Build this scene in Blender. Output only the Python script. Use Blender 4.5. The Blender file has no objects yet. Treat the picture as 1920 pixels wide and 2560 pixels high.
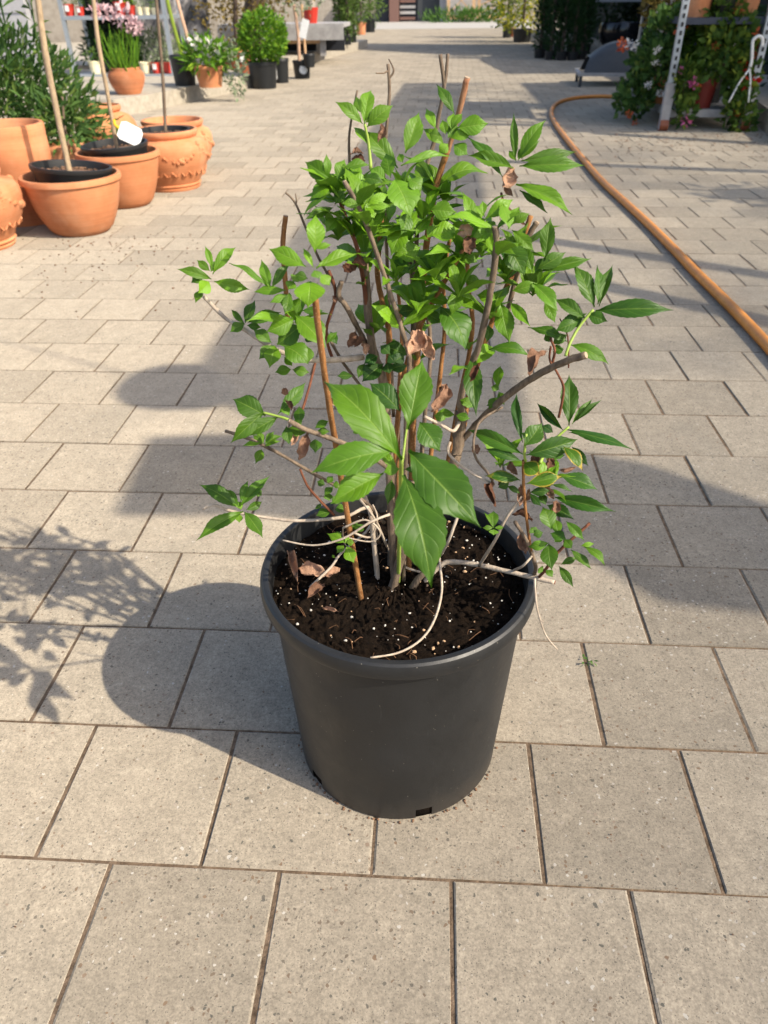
import bpy, bmesh, math, random
from mathutils import Vector, Matrix, noise as mnoise
random.seed(7)
scn = bpy.context.scene
COL = scn.collection

# ------------------------------------------------------------------ camera
F_PX, PITCH, ROLL, YAW, CAM_H = 1833.4, 0.6112, -0.0129, -0.0667, 0.8306
FWD = Vector((math.sin(YAW)*math.cos(PITCH), math.cos(YAW)*math.cos(PITCH), -math.sin(PITCH)))
_r = Vector((math.cos(YAW), -math.sin(YAW), 0)); _u = _r.cross(FWD)
RGT = _r*math.cos(ROLL) + _u*math.sin(ROLL); UPV = -_r*math.sin(ROLL) + _u*math.cos(ROLL)
CAM = Vector((0, 0, CAM_H))
cd = bpy.data.cameras.new('camera'); cam = bpy.data.objects.new('camera', cd); COL.objects.link(cam)
cam.matrix_world = Matrix(((RGT.x, UPV.x, -FWD.x, CAM.x), (RGT.y, UPV.y, -FWD.y, CAM.y), (RGT.z, UPV.z, -FWD.z, CAM.z), (0, 0, 0, 1)))
cd.sensor_fit = 'VERTICAL'; cd.sensor_height = 36.0; cd.sensor_width = 27.0
cd.lens = F_PX/2560*36.0; cd.clip_start = 0.02; cd.clip_end = 500
cd.dof.use_dof = True; cd.dof.focus_distance = 0.80; cd.dof.aperture_fstop = 9.5
scn.camera = cam
scn.render.resolution_x, scn.render.resolution_y = 768, 1024

# ------------------------------------------------------------------ light
SUN_EL = math.radians(41.0)
SH = Vector((-0.901, 0.434))                       # ground direction in which shadows fall
COT = 1/math.tan(SUN_EL)
w = bpy.data.worlds.new('World'); scn.world = w; w.use_nodes = True
nt = w.node_tree; bg = nt.nodes['Background']
sky = nt.nodes.new('ShaderNodeTexSky'); sky.sky_type = 'NISHITA'; sky.sun_disc = False
sky.sun_elevation = SUN_EL; sky.sun_rotation = math.atan2(-SH.x, -SH.y)
sky.air_density = 1.0; sky.dust_density = 2.5; sky.ozone_density = 1.0
nt.links.new(sky.outputs[0], bg.inputs[0]); bg.inputs[1].default_value = 0.15
sl = bpy.data.lights.new('sun', 'SUN'); sl.energy = 4.0; sl.angle = math.radians(0.55); sl.color = (1.0, 0.90, 0.74)
so = bpy.data.objects.new('sun', sl); COL.objects.link(so)
so.rotation_euler = Vector((SH.x*math.cos(SUN_EL), SH.y*math.cos(SUN_EL), -math.sin(SUN_EL))).to_track_quat('-Z', 'Y').to_euler()
so.location = (6, -3, 8)
vs = scn.view_settings; vs.view_transform = 'Standard'; vs.look = 'None'; vs.gamma = 1.0; vs.exposure = 0.64
vs.use_curve_mapping = False

# ------------------------------------------------------------------ placing helpers (pixels of the 1659 x 2212 view -> world)
K = 1920/1659
def ray(x, y):
    return (FWD + RGT*((x*K-960)/F_PX) - UPV*((y*K-1280)/F_PX))
def G(x, y, z=0.0):
    d = ray(x, y); t = (z-CAM_H)/d.z
    return CAM + d*t
def AT(x, y, wy):
    d = ray(x, y); return CAM + d*(wy/d.y)
def ZAT(x, y, p): return AT(x, y, p.y).z
def MET(dpx, p): return dpx*K*((p-CAM).dot(FWD))/F_PX

# ------------------------------------------------------------------ object helpers
def link(name, me, m=None, parent=None, loc=None):
    o = bpy.data.objects.new(name, me); COL.objects.link(o)
    if m is not None and me is not None and not me.materials: me.materials.append(m)
    if parent is not None: o.parent = parent
    if loc is not None: o.location = loc
    return o
def empty(name, loc, label, cat, group=None, rz=0.0):
    o = bpy.data.objects.new(name, None); COL.objects.link(o); o.location = loc; o.rotation_euler.z = rz
    o.empty_display_size = 0.1
    return tag(o, label, cat, group)
def tag(o, label, cat, group=None):
    o['label'] = label; o['category'] = cat
    if group: o['group'] = group
    return o
def kind(o, k): o['kind'] = k; return o
def mesh(name, v, f, smooth=False, m=None):
    me = bpy.data.meshes.new(name); me.from_pydata([tuple(p) for p in v], [], f); me.update()
    if smooth: me.polygons.foreach_set('use_smooth', [True]*len(me.polygons))
    if m: me.materials.append(m)
    return me
class MB:
    def __init__(s): s.v = []; s.f = []
    def box(s, c, d, rz=0.0, top=1.0):
        n = len(s.v); ca, sa = math.cos(rz), math.sin(rz)
        for z in (-.5, .5):
            k = top if z > 0 else 1.0
            for x, y in ((-.5, -.5), (.5, -.5), (.5, .5), (-.5, .5)):
                X, Y = x*d[0]*k, y*d[1]*k
                s.v.append((c[0]+X*ca-Y*sa, c[1]+X*sa+Y*ca, c[2]+z*d[2]))
        s.f += [tuple(n+i for i in q) for q in ((3, 2, 1, 0), (4, 5, 6, 7), (0, 1, 5, 4), (1, 2, 6, 5), (2, 3, 7, 6), (3, 0, 4, 7))]
        return s
    def bar(s, a, b, wd, th):
        a, b = Vector(a), Vector(b); d = (b-a).normalized()
        r = Vector((0, 0, 1)) if abs(d.z) < .9 else Vector((1, 0, 0))
        x = d.cross(r).normalized(); y = x.cross(d); n = len(s.v)
        for p in (a, b):
            for i, j in ((-1, -1), (1, -1), (1, 1), (-1, 1)): s.v.append(tuple(p + x*i*wd/2 + y*j*th/2))
        s.f += [tuple(n+i for i in q) for q in ((0, 1, 2, 3), (7, 6, 5, 4), (4, 5, 1, 0), (5, 6, 2, 1), (6, 7, 3, 2), (7, 4, 0, 3))]
        return s
    def prism(s, poly, z0, z1):
        n = len(s.v); k = len(poly)
        s.v += [(p[0], p[1], z0) for p in poly] + [(p[0], p[1], z1) for p in poly]
        s.f.append(tuple(n+k+i for i in range(k))); s.f.append(tuple(n+i for i in reversed(range(k))))
        for i in range(k): s.f.append((n+i, n+(i+1) % k, n+k+(i+1) % k, n+k+i))
        return s
    def blob(s, c, r, seg=6, rings=4, sq=(1, 1, 1), jit=0.0):
        n = len(s.v)
        s.v.append((c[0], c[1], c[2]+r*sq[2]))
        for i in range(1, rings):
            a = math.pi*i/rings
            for j in range(seg):
                b = 2*math.pi*j/seg; q = r*(1+random.uniform(-jit, jit))
                s.v.append((c[0]+q*sq[0]*math.sin(a)*math.cos(b), c[1]+q*sq[1]*math.sin(a)*math.sin(b), c[2]+q*sq[2]*math.cos(a)))
        s.v.append((c[0], c[1], c[2]-r*sq[2])); e = len(s.v)-1
        for j in range(seg):
            s.f.append((n, n+1+j, n+1+(j+1) % seg)); b = n+1+(rings-2)*seg
            s.f.append((e, b+(j+1) % seg, b+j))
            for i in range(rings-2):
                p = n+1+i*seg; s.f.append((p+j, p+seg+j, p+seg+(j+1) % seg, p+(j+1) % seg))
        return s
    def tube(s, pts, rad, seg=8, cap=True, rough=0.0, sub=4):
        P = [Vector(p) for p in pts]
        if not isinstance(rad, (list, tuple)): rad = [rad]*len(P)
        if len(P) > 2 and sub > 1:
            Q = []; R = []
            for i in range(len(P)-1):
                p0 = P[max(i-1, 0)]; p1 = P[i]; p2 = P[i+1]; p3 = P[min(i+2, len(P)-1)]
                for k in range(sub):
                    t = k/sub
                    Q.append(.5*((2*p1)+(p2-p0)*t+(2*p0-5*p1+4*p2-p3)*t*t+(3*p1-p0-3*p2+p3)*t**3)); R.append(rad[i]*(1-t)+rad[i+1]*t)
            Q.append(P[-1]); R.append(rad[-1]); P, rad = Q, R
        n = len(s.v); m = len(P); x = None
        for i, p in enumerate(P):
            d = (P[min(i+1, m-1)]-P[max(i-1, 0)]).normalized()
            if x is None: x = d.cross(Vector((.3, .8, .52))).normalized()
            x = (x - d*x.dot(d)).normalized(); y = d.cross(x)
            for j in range(seg):
                a = 2*math.pi*j/seg; q = rad[i]*(1+random.uniform(-rough, rough))
                s.v.append(tuple(p + x*math.cos(a)*q + y*math.sin(a)*q))
        for i in range(m-1):
            for j in range(seg):
                a = n+i*seg+j; b = n+i*seg+(j+1) % seg
                s.f.append((a, b, b+seg, a+seg))
        if cap:
            s.f.append(tuple(n+j for j in reversed(range(seg)))); s.f.append(tuple(n+(m-1)*seg+j for j in range(seg)))
        return s
    def lathe(s, prof, seg=48, c=(0, 0, 0), skip=None):
        n = len(s.v); m = len(prof)
        for r, z in prof:
            for j in range(seg):
                a = 2*math.pi*j/seg; s.v.append((c[0]+r*math.cos(a), c[1]+r*math.sin(a), c[2]+z))
        for i in range(m-1):
            for j in range(seg):
                if skip and skip(i, j): continue
                a = n+i*seg+j; b = n+i*seg+(j+1) % seg
                s.f.append((a, b, b+seg, a+seg))
        return s
    def build(s, name, m, parent=None, smooth=False, loc=None):
        return link(name, mesh(name, s.v, s.f, smooth, m), None, parent, loc)
def smooth_by_angle(o, ang=40):
    me = o.data; me.polygons.foreach_set('use_smooth', [True]*len(me.polygons))
    bm = bmesh.new(); bm.from_mesh(me)
    for e in bm.edges:
        if len(e.link_faces) == 2 and e.calc_face_angle(0) > math.radians(ang): e.smooth = False
    bm.to_mesh(me); bm.free(); return o

# ------------------------------------------------------------------ materials
MATS = {}
class NT:
    def __init__(s, name):
        s.m = bpy.data.materials.new(name); s.m.use_nodes = True; s.t = s.m.node_tree; s.b = s.t.nodes['Principled BSDF']; s.o = s.t.nodes['Material Output']
        MATS[name] = s.m
    def n(s, ty, **k):
        q = s.t.nodes.new(ty)
        for a, b in k.items(): setattr(q, a, b)
        return q
    def l(s, a, b): s.t.links.new(a, b)
    def math(s, op, a, b=None, c=None, clamp=False):
        q = s.n('ShaderNodeMath', operation=op, use_clamp=clamp)
        for i, x in enumerate((a, b, c)):
            if x is None: continue
            if isinstance(x, (int, float)): q.inputs[i].default_value = x
            else: s.l(x, q.inputs[i])
        return q.outputs[0]
    def ramp(s, x, *st):
        q = s.n('ShaderNodeValToRGB'); e = q.color_ramp.elements
        while len(e) < len(st): e.new(.5)
        for i, (p, c) in enumerate(st):
            e[i].position = p; e[i].color = (*c, 1) if not isinstance(c, (int, float)) else (c, c, c, 1)
        s.l(x, q.inputs[0]); return q.outputs[0]
    def mix(s, f, a, b, bl='MIX'):
        q = s.n('ShaderNodeMix', data_type='RGBA', blend_type=bl)
        for x, i in ((f, 0), (a, 6), (b, 7)):
            if isinstance(x, (int, float)): q.inputs[i].default_value = x
            elif isinstance(x, tuple): q.inputs[i].default_value = (*x, 1)
            else: s.l(x, q.inputs[i])
        return q.outputs[2]
    def pos(s): return s.n('ShaderNodeNewGeometry').outputs['Position']
    def obj(s): return s.n('ShaderNodeTexCoord').outputs['Object']
    def noise(s, v, sc, det=4, ro=.6, out=0):
        q = s.n('ShaderNodeTexNoise'); q.inputs['Scale'].default_value = sc; q.inputs['Detail'].default_value = det; q.inputs['Roughness'].default_value = ro
        s.l(v, q.inputs['Vector']); return q.outputs[out]
    def voro(s, v, sc, out=0, feat='F1', rnd=1.0):
        q = s.n('ShaderNodeTexVoronoi', feature=feat); q.inputs['Scale'].default_value = sc; q.inputs['Randomness'].default_value = rnd
        s.l(v, q.inputs['Vector']); return q.outputs[out]
    def vscale(s, v, sx, sy, sz):
        q = s.n('ShaderNodeVectorMath', operation='MULTIPLY'); s.l(v, q.inputs[0]); q.inputs[1].default_value = (sx, sy, sz); return q.outputs[0]
    def base(s, c, rough=None, spec=None):
        if isinstance(c, tuple): s.b.inputs['Base Color'].default_value = (*c, 1)
        else: s.l(c, s.b.inputs['Base Color'])
        if rough is not None:
            if isinstance(rough, (int, float)): s.b.inputs['Roughness'].default_value = rough
            else: s.l(rough, s.b.inputs['Roughness'])
        if spec is not None: s.b.inputs['Specular IOR Level'].default_value = spec
    def bump(s, h, st=.3, dist=.002):
        q = s.n('ShaderNodeBump'); q.inputs['Strength'].default_value = st; q.inputs['Distance'].default_value = dist
        s.l(h, q.inputs['Height']); s.l(q.outputs[0], s.b.inputs['Normal'])
    def rand(s):
        a = s.n('ShaderNodeObjectInfo').outputs['Random']; b = s.n('ShaderNodeNewGeometry').outputs['Random Per Island']
        return s.math('FRACT', s.math('ADD', a, b))

def m_paver():
    k = NT('concrete_paver'); p = k.pos(); r = k.rand()
    big = k.noise(p, 7, 3); mid = k.noise(p, 55, 4, .65); fine = k.noise(p, 420, 3, .7)
    c = k.ramp(mid, (.25, (.288, .245, .188)), (.75, (.425, .366, .284)))
    c = k.mix(k.math('MULTIPLY', big, .55), c, (.295, .262, .208), 'MIX')
    c = k.mix(.8, c, k.ramp(r, (0, .80), (.5, .98), (1, 1.10)), 'MULTIPLY')
    c = k.mix(.85, c, k.ramp(fine, (.3, .70), (.7, 1.20)), 'MULTIPLY')
    grain = k.noise(p, 190, 3, .6); c = k.mix(.8, c, k.ramp(grain, (.30, .74), (.52, 1.0), (.72, 1.18)), 'MULTIPLY')
    c = k.mix(.7, c, k.ramp(k.noise(p, 17, 4, .6), (.3, .86), (.7, 1.10)), 'MULTIPLY')
    # exposed aggregate: dark, rusty and pale chips, denser in some slabs than others
    ve = k.n('ShaderNodeTexVoronoi'); ve.inputs['Scale'].default_value = 240
    wob = k.n('ShaderNodeVectorMath', operation='ADD'); sc = k.n('ShaderNodeVectorMath', operation='SCALE'); sc.inputs['Scale'].default_value = .006
    k.l(k.noise(p, 160, 2, .5, 1), sc.inputs[0]); k.l(p, wob.inputs[0]); k.l(sc.outputs[0], wob.inputs[1]); k.l(wob.outputs[0], ve.inputs['Vector'])
    sep = k.n('ShaderNodeSeparateColor'); k.l(ve.outputs['Color'], sep.inputs[0])
    size = k.math('MULTIPLY', k.math('SUBTRACT', sep.outputs[0], .36), k.math('MULTIPLY_ADD', big, .9, .40))
    chip = k.math('LESS_THAN', ve.outputs['Distance'], size)
    few = k.math('GREATER_THAN', sep.outputs[1], k.math('MULTIPLY_ADD', r, .25, .58))
    chip = k.math('MULTIPLY', chip, few)
    chc = k.ramp(sep.outputs[2], (0, (.055, .06, .055)), (.45, (.10, .09, .075)), (.72, (.18, .11, .065)), (.90, (.50, .47, .42)))
    c = k.mix(k.math('MULTIPLY', chip, .78), c, chc)
    v2 = k.n('ShaderNodeTexVoronoi'); v2.inputs['Scale'].default_value = 400; k.l(wob.outputs[0], v2.inputs['Vector'])
    s2 = k.n('ShaderNodeSeparateColor'); k.l(v2.outputs['Color'], s2.inputs[0])
    sp = k.math('MULTIPLY', k.math('LESS_THAN', v2.outputs['Distance'], .28), k.math('GREATER_THAN', s2.outputs[0], .66))
    c = k.mix(k.math('MULTIPLY', sp, .7), c, (.12, .105, .085))
    st = k.ramp(k.noise(p, 2.3, 5, .7), (.54, 0.0), (.70, .34))
    c = k.mix(st, c, (.22, .20, .165))
    k.base(c, .9, .25); k.b.inputs['Diffuse Roughness'].default_value = 1.0
    h = k.math('ADD', k.math('MULTIPLY', fine, .7), k.math('MULTIPLY', mid, .6))
    k.bump(h, .55, .0016); return k.m
def m_joint():
    k = NT('joint_sand'); p = k.pos(); c = k.ramp(k.noise(p, 60, 5, .7), (.3, (.060, .042, .028)), (.7, (.24, .170, .115)))
    k.base(c, 1, .1); k.bump(k.noise(p, 300, 3), .8, .003); return k.m
def m_noise(name, a, b, sc=30, rough=.85, bump=.3, bd=.002, spec=.3, objc=False, fsc=None):
    k = NT(name); p = k.obj() if objc else k.pos()
    n = k.noise(p, sc, 5, .65); c = k.ramp(n, (.28, a), (.72, b)); c = k.mix(.6, c, k.ramp(k.rand(), (0, .85), (1, 1.12)), 'MULTIPLY')
    k.base(c, rough, spec)
    if bump: k.bump(k.noise(p, fsc or sc*6, 4, .7), bump, bd)
    return k.m
def m_terracotta():
    k = NT('terracotta'); p = k.pos(); o = k.obj(); r = k.rand()
    n = k.noise(p, 9, 5, .6); c = k.ramp(n, (.28, (.53, .195, .080)), (.72, (.65, .275, .128)))
    c = k.mix(k.ramp(k.noise(p, 3.5, 4, .7), (.48, 0.0), (.72, .55)), c, (.70, .40, .24))
    c = k.mix(.7, c, k.ramp(r, (0, .88), (1, 1.1)), 'MULTIPLY')
    c = k.mix(.5, c, k.ramp(k.noise(k.vscale(p, 4, 4, 120), 1.5, 3), (.35, .86), (.65, 1.08)), 'MULTIPLY')
    k.base(c, .82, .3); k.bump(k.noise(k.vscale(p, 30, 30, 220), 1.0, 4, .7), .35, .0025); return k.m
def m_pot():
    k = NT('grey_black_pot_plastic'); p = k.pos()
    n = k.noise(p, 14, 6, .7); c = k.ramp(n, (.3, (.0115, .012, .0125)), (.75, (.020, .020, .020)))
    dust = k.ramp(k.noise(k.vscale(p, 9, 9, 3), 1.6, 6, .75), (.5, 0.0), (.78, .30)); c = k.mix(dust, c, (.055, .047, .039))
    sepz = k.n('ShaderNodeSeparateXYZ'); k.l(p, sepz.inputs[0])
    low = k.ramp(k.math('MULTIPLY_ADD', k.noise(p, 30, 4), .05, sepz.outputs[2]), (.02, .35), (.075, 0.0)); c = k.mix(low, c, (.075, .06, .046))
    scr = k.ramp(k.noise(k.vscale(p, 160, 160, 22), 1, 3, .8), (.66, 0.0), (.74, .35)); c = k.mix(scr, c, (.05, .05, .05))
    v = k.voro(p, 90); sp = k.math('MULTIPLY', k.math('LESS_THAN', v, .05), .6); c = k.mix(sp, c, (.3, .27, .22))
    k.base(c, k.ramp(n, (.3, .38), (.75, .60)), .5); k.bump(k.noise(p, 220, 4, .7), .12, .001); return k.m
def m_leaf():
    k = NT('leaf'); uv = k.n('ShaderNodeUVMap'); uv.uv_map = 'UVMap'; sp = k.n('ShaderNodeSeparateXYZ'); k.l(uv.outputs[0], sp.inputs[0])
    u = k.math('ABSOLUTE', k.math('MULTIPLY_ADD', sp.outputs[0], 2, -1)); v = sp.outputs[1]
    oi = k.n('ShaderNodeObjectInfo'); oc = k.n('ShaderNodeSeparateColor'); k.l(oi.outputs['Color'], oc.inputs[0]); age = oc.outputs[0]; yel = oc.outputs[1]
    ph = k.math('SUBTRACT', k.math('MULTIPLY', v, 6.5), k.math('MULTIPLY', k.math('POWER', u, 1.25), 1.7))
    tri = k.math('ABSOLUTE', k.math('SUBTRACT', k.math('FRACT', ph), .5))           # 0 on a vein
    vein = k.ramp(tri, (0.0, 1.0), (.09, .25), (.26, 0.0))
    mid = k.ramp(u, (0.0, 1.0), (.03, .8), (.065, 0.0))
    P = k.pos(); blot = k.noise(P, 90, 4, .6)
    c = k.mix(age, (.155, .315, .010), (.0075, .052, .007))
    c = k.mix(.5, c, k.ramp(blot, (.3, .72), (.7, 1.22)), 'MULTIPLY')
    c = k.mix(.7, c, k.ramp(k.rand(), (0, .62), (1, 1.22)), 'MULTIPLY')
    c = k.mix(k.math('MULTIPLY', vein, .12), c, (.16, .30, .04)); c = k.mix(k.math('MULTIPLY', mid, .42), c, (.24, .36, .06))
    edge = k.math('MULTIPLY', k.ramp(k.math('ADD', k.math('MAXIMUM', u, v), k.math('MULTIPLY', blot, .35)), (.98, 0.0), (1.2, 1.0)), yel)
    c = k.mix(edge, c, (.42, .30, .04))
    bf = k.n('ShaderNodeNewGeometry').outputs['Backfacing']; c = k.mix(k.math('MULTIPLY', bf, .35), c, (.07, .16, .035))
    k.base(c, k.math('MULTIPLY_ADD', bf, .2, .46), .32)
    h = k.math('SUBTRACT', k.math('MULTIPLY', blot, .35), k.math('ADD', k.math('MULTIPLY', vein, .7), mid))
    k.bump(h, .38, .001)
    tr = k.n('ShaderNodeBsdfTranslucent'); tc = k.mix(.28, c, (.20, .46, .008)); k.l(tc, tr.inputs[0])
    mx = k.n('ShaderNodeMixShader'); mx.inputs[0].default_value = .20
    k.l(k.b.outputs[0], mx.inputs[1]); k.l(tr.outputs[0], mx.inputs[2]); k.l(mx.outputs[0], k.o.inputs[0]); return k.m
def m_dried():
    k = NT('dried_leaf'); oi = k.n('ShaderNodeObjectInfo'); oc = k.n('ShaderNodeSeparateColor'); k.l(oi.outputs['Color'], oc.inputs[0]); P = k.pos()
    c = k.mix(oc.outputs[0], (.10, .04, .022), (.60, .36, .235)); c = k.mix(.8, c, k.ramp(k.noise(P, 160, 5, .7), (.3, .55), (.7, 1.3)), 'MULTIPLY')
    k.base(c, .8, .2); k.bump(k.noise(P, 260, 4, .7), .7, .002)
    tr = k.n('ShaderNodeBsdfTranslucent'); k.l(c, tr.inputs[0]); mx = k.n('ShaderNodeMixShader'); mx.inputs[0].default_value = .2
    k.l(k.b.outputs[0], mx.inputs[1]); k.l(tr.outputs[0], mx.inputs[2]); k.l(mx.outputs[0], k.o.inputs[0]); return k.m
def m_bark(name, a, b, lent=None):
    k = NT(name); P = k.pos(); n = k.noise(k.vscale(P, 1, 1, .25), 190, 5, .7); c = k.ramp(n, (.28, a), (.72, b))
    c = k.mix(.6, c, k.ramp(k.noise(P, 28, 4, .6), (.3, .7), (.7, 1.2)), 'MULTIPLY')
    if lent:
        v = k.voro(P, 330); c = k.mix(k.math('MULTIPLY', k.math('LESS_THAN', v, .22), .5), c, lent)
    k.base(c, .75, .25); k.bump(n, .8, .0016); return k.m
def m_foliage(name, a, b, yellow=None):
    k = NT(name); g = k.n('ShaderNodeNewGeometry'); r = g.outputs['Random Per Island']
    c = k.ramp(r, (0, a), (.8, b), (1, yellow or b)); k.base(c, .6, .25)
    tr = k.n('ShaderNodeBsdfTranslucent'); k.l(c, tr.inputs[0]); mx = k.n('ShaderNodeMixShader'); mx.inputs[0].default_value = .28
    k.l(k.b.outputs[0], mx.inputs[1]); k.l(tr.outputs[0], mx.inputs[2]); k.l(mx.outputs[0], k.o.inputs[0]); return k.m
def m_plain(name, c, rough=.6, spec=.4, metal=0.0):
    k = NT(name); P = k.pos(); cc = k.mix(.5, c, k.ramp(k.noise(P, 22, 5, .65), (.3, .78), (.7, 1.15)), 'MULTIPLY'); k.base(cc, rough, spec); k.b.inputs['Metallic'].default_value = metal
    k.bump(k.noise(P, 120, 3), .1, .001); return k.m
def m_soil():
    k = NT('potting_soil'); P = k.pos(); n = k.noise(P, 120, 6, .75); c = k.ramp(n, (.3, (.006, .0045, .0035)), (.62, (.022, .014, .009)), (.8, (.055, .032, .018)))
    k.base(c, 1, .08); k.bump(k.noise(P, 260, 5, .75), 1.0, .006); return k.m
def m_film(name, c, trans):
    k = NT(name); tr = k.n('ShaderNodeBsdfTransparent'); tl = k.n('ShaderNodeBsdfTranslucent'); tl.inputs[0].default_value = (*c, 1)
    k.base(c, .7, .2); a = k.n('ShaderNodeMixShader'); a.inputs[0].default_value = .5; k.l(k.b.outputs[0], a.inputs[1]); k.l(tl.outputs[0], a.inputs[2])
    mx = k.n('ShaderNodeMixShader'); k.l(k.ramp(k.noise(k.pos(), 1.3, 3, .6), (.36, max(0, trans-.28)), (.56, min(1, trans+.06))), mx.inputs[0]); k.l(a.outputs[0], mx.inputs[1]); k.l(tr.outputs[0], mx.inputs[2]); k.l(mx.outputs[0], k.o.inputs[0]); return k.m  # patchy transparency, put in to vary the light below the added canopy
def m_sheet():
    k = NT('dappled_shade_sheet'); P = k.pos(); n = k.noise(k.vscale(P, 1, 1, .55), 4.2, 5, .62)
    k.base(k.ramp(n, (.42, (.05, .055, .065)), (.52, (.22, .21, .21)), (.60, (.58, .55, .53))), .6, .3); return k.m  # pale and dark blotches are dappled shade put into the colour

PAVER = m_paver(); JOINT = m_joint(); TERRA = m_terracotta(); POTM = m_pot(); LEAF = m_leaf(); DRIED = m_dried(); SOIL = m_soil()
BGREY = m_bark('grey_bark', (.065, .045, .032), (.29, .215, .15)); BORNG = m_bark('orange_cane', (.15, .06, .02), (.40, .19, .065), (.45, .30, .16))
BTAN = m_bark('tan_cane', (.26, .11, .055), (.52, .28, .16)); BPALE = m_bark('pale_twig', (.34, .26, .19), (.62, .52, .41)); BRED = m_bark('red_brown_twig', (.09, .03, .018), (.24, .09, .045)); BGRN = m_plain('green_shoot', (.30, .42, .07), .5)
CUTW = m_plain('cut_wood', (.42, .31, .21), .9)
KERB = m_noise('kerb_concrete', (.30, .265, .21), (.47, .42, .34), 18); CONC = m_noise('smooth_concrete', (.36, .34, .31), (.46, .43, .39), 6)
BLACK = m_plain('black_plastic', (.018, .019, .020), .45, .5); SOILB = m_noise('bark_mulch', (.05, .03, .02), (.30, .17, .10), 60)
GALV = m_plain('galvanised_steel', (.42, .46, .50), .45, .5, .6); WHITE = m_plain('white_plastic', (.80, .80, .78), .5)
HOSE = m_noise('orange_hose', (.52, .19, .035), (.68, .28, .05), 25, .42, .25, .001, .5, fsc=300)
WALLW = m_plain('white_panel', (.40, .40, .42), .6); REDP = m_plain('red_plastic', (.50, .035, .02), .4, .5); CREAM = m_plain('cream_plastic', (.80, .72, .48), .5)
WOODG = m_noise('weathered_wood', (.28, .27, .27), (.47, .46, .45), 9); WOODT = m_noise('raw_wood', (.46, .28, .15), (.66, .44, .26), 14)
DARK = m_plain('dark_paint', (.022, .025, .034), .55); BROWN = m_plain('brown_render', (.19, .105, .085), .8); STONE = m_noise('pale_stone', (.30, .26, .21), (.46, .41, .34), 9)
TRUNK = m_bark('young_trunk', (.30, .21, .125), (.52, .40, .26)); DTRUNK = m_bark('dark_trunk', (.05, .035, .028), (.15, .11, .085)); STAKE = m_plain('bamboo_stake', (.58, .37, .25), .6); GCANE = m_plain('green_cane', (.22, .30, .03), .5)
DRED = m_plain('dark_red_plastic', (.22, .03, .02), .5); BARKLIT = m_plain('brown_pot_glaze', (.27, .085, .04), .45); CHARC = m_plain('charcoal_metal', (.05, .055, .06), .5); GLOSS = m_plain('glossy_black', (.012, .012, .014), .12, .6); NAVY = m_plain('navy_shelf', (.05, .06, .085), .6)
SHEET = m_sheet(); YELL = m_plain('yellow_tape', (.75, .45, .02), .5); TGREEN = m_plain('green_tie', (.05, .42, .28), .5)
F_MIX = m_foliage('herb_foliage', (.035, .09, .02), (.10, .19, .04), (.19, .26, .05)); F_BOX = m_foliage('boxwood_foliage', (.06, .16, .014), (.16, .33, .022), (.27, .42, .025))
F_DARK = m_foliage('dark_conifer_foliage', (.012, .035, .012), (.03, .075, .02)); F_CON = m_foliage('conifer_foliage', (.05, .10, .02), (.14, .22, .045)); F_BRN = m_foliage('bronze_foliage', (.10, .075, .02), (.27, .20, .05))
F_GER = m_foliage('geranium_foliage', (.035, .09, .018), (.12, .20, .03), (.28, .34, .04)); F_YEL = m_foliage('yellow_flower', (.60, .45, .03), (.80, .62, .05)); F_GRS = m_foliage('grass_blades', (.04, .11, .02), (.12, .24, .04))
F_SIL = m_foliage('silver_foliage', (.16, .20, .12), (.30, .36, .22)); PINK = m_foliage('pink_petals', (.62, .08, .30), (.80, .25, .48)); REDF = m_foliage('red_petals', (.58, .02, .02), (.75, .08, .04)); ORGF = m_foliage('orange_red_petals', (.55, .09, .03), (.62, .18, .08)); WHTF = m_foliage('white_petals', (.70, .68, .62), (.85, .82, .78)); PNKP = m_foliage('pale_pink_petals', (.55, .36, .38), (.72, .52, .54))
YELG = m_foliage('golden_foliage', (.14, .22, .02), (.48, .44, .03))
FILM = m_film('canopy_film', (.82, .80, .74), 1.0); SCLOTH = m_film('shade_cloth', (.50, .48, .44), .30); CLOTH = m_plain('canopy_cloth', (.45, .44, .40), .8); DGREEN = m_plain('shade_backdrop', (.012, .016, .012), .9)  # film and cloths of the added shade casters; near-black for stand-in shade

# ------------------------------------------------------------------ pavement
PY0, PD, PL = 0.4513, 0.1954, 0.2
OFF = [-.3576, -.4508, -.5483, -.6425, -.7388, -.8327, -.9274, -1.028]
def row_off(r):
    if 0 <= r < len(OFF): return OFF[r]
    return (OFF[-1] - .0952*(r-7) if r > 7 else OFF[0] - .0952*r) + (random.Random(r*13).uniform(-.008, .008))
def paver_mesh(i):
    rr = random.Random(40+i); hx, hy = PL/2-.0022, PD/2-.0015; ch = .0017
    j = lambda a: a + rr.uniform(-.0008, .0008)
    v = []
    for z, e in ((-.03, 0.0), (-ch*1.1, 0.0), (0, ch)):
        for sx, sy in ((-1, -1), (1, -1), (1, 1), (-1, 1)): v.append((j(sx*(hx-e)), j(sy*(hy-e)), z))
    f = [(8, 9, 10, 11)]
    for b in (0, 4):
        for q in range(4): f.append((b+q, b+(q+1) % 4, b+4+(q+1) % 4, b+4+q))
    return v, f
PM = [paver_mesh(i) for i in range(6)]
PMESH = [mesh('paver', v, f, False, PAVER) for v, f in PM]
pav = kind(MB().prism([(-9, -3), (9, -3), (9, 60), (-9, 60)], -.06, -.0022).build('pavement', JOINT), 'structure')
cand = []
rest = MB()
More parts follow.
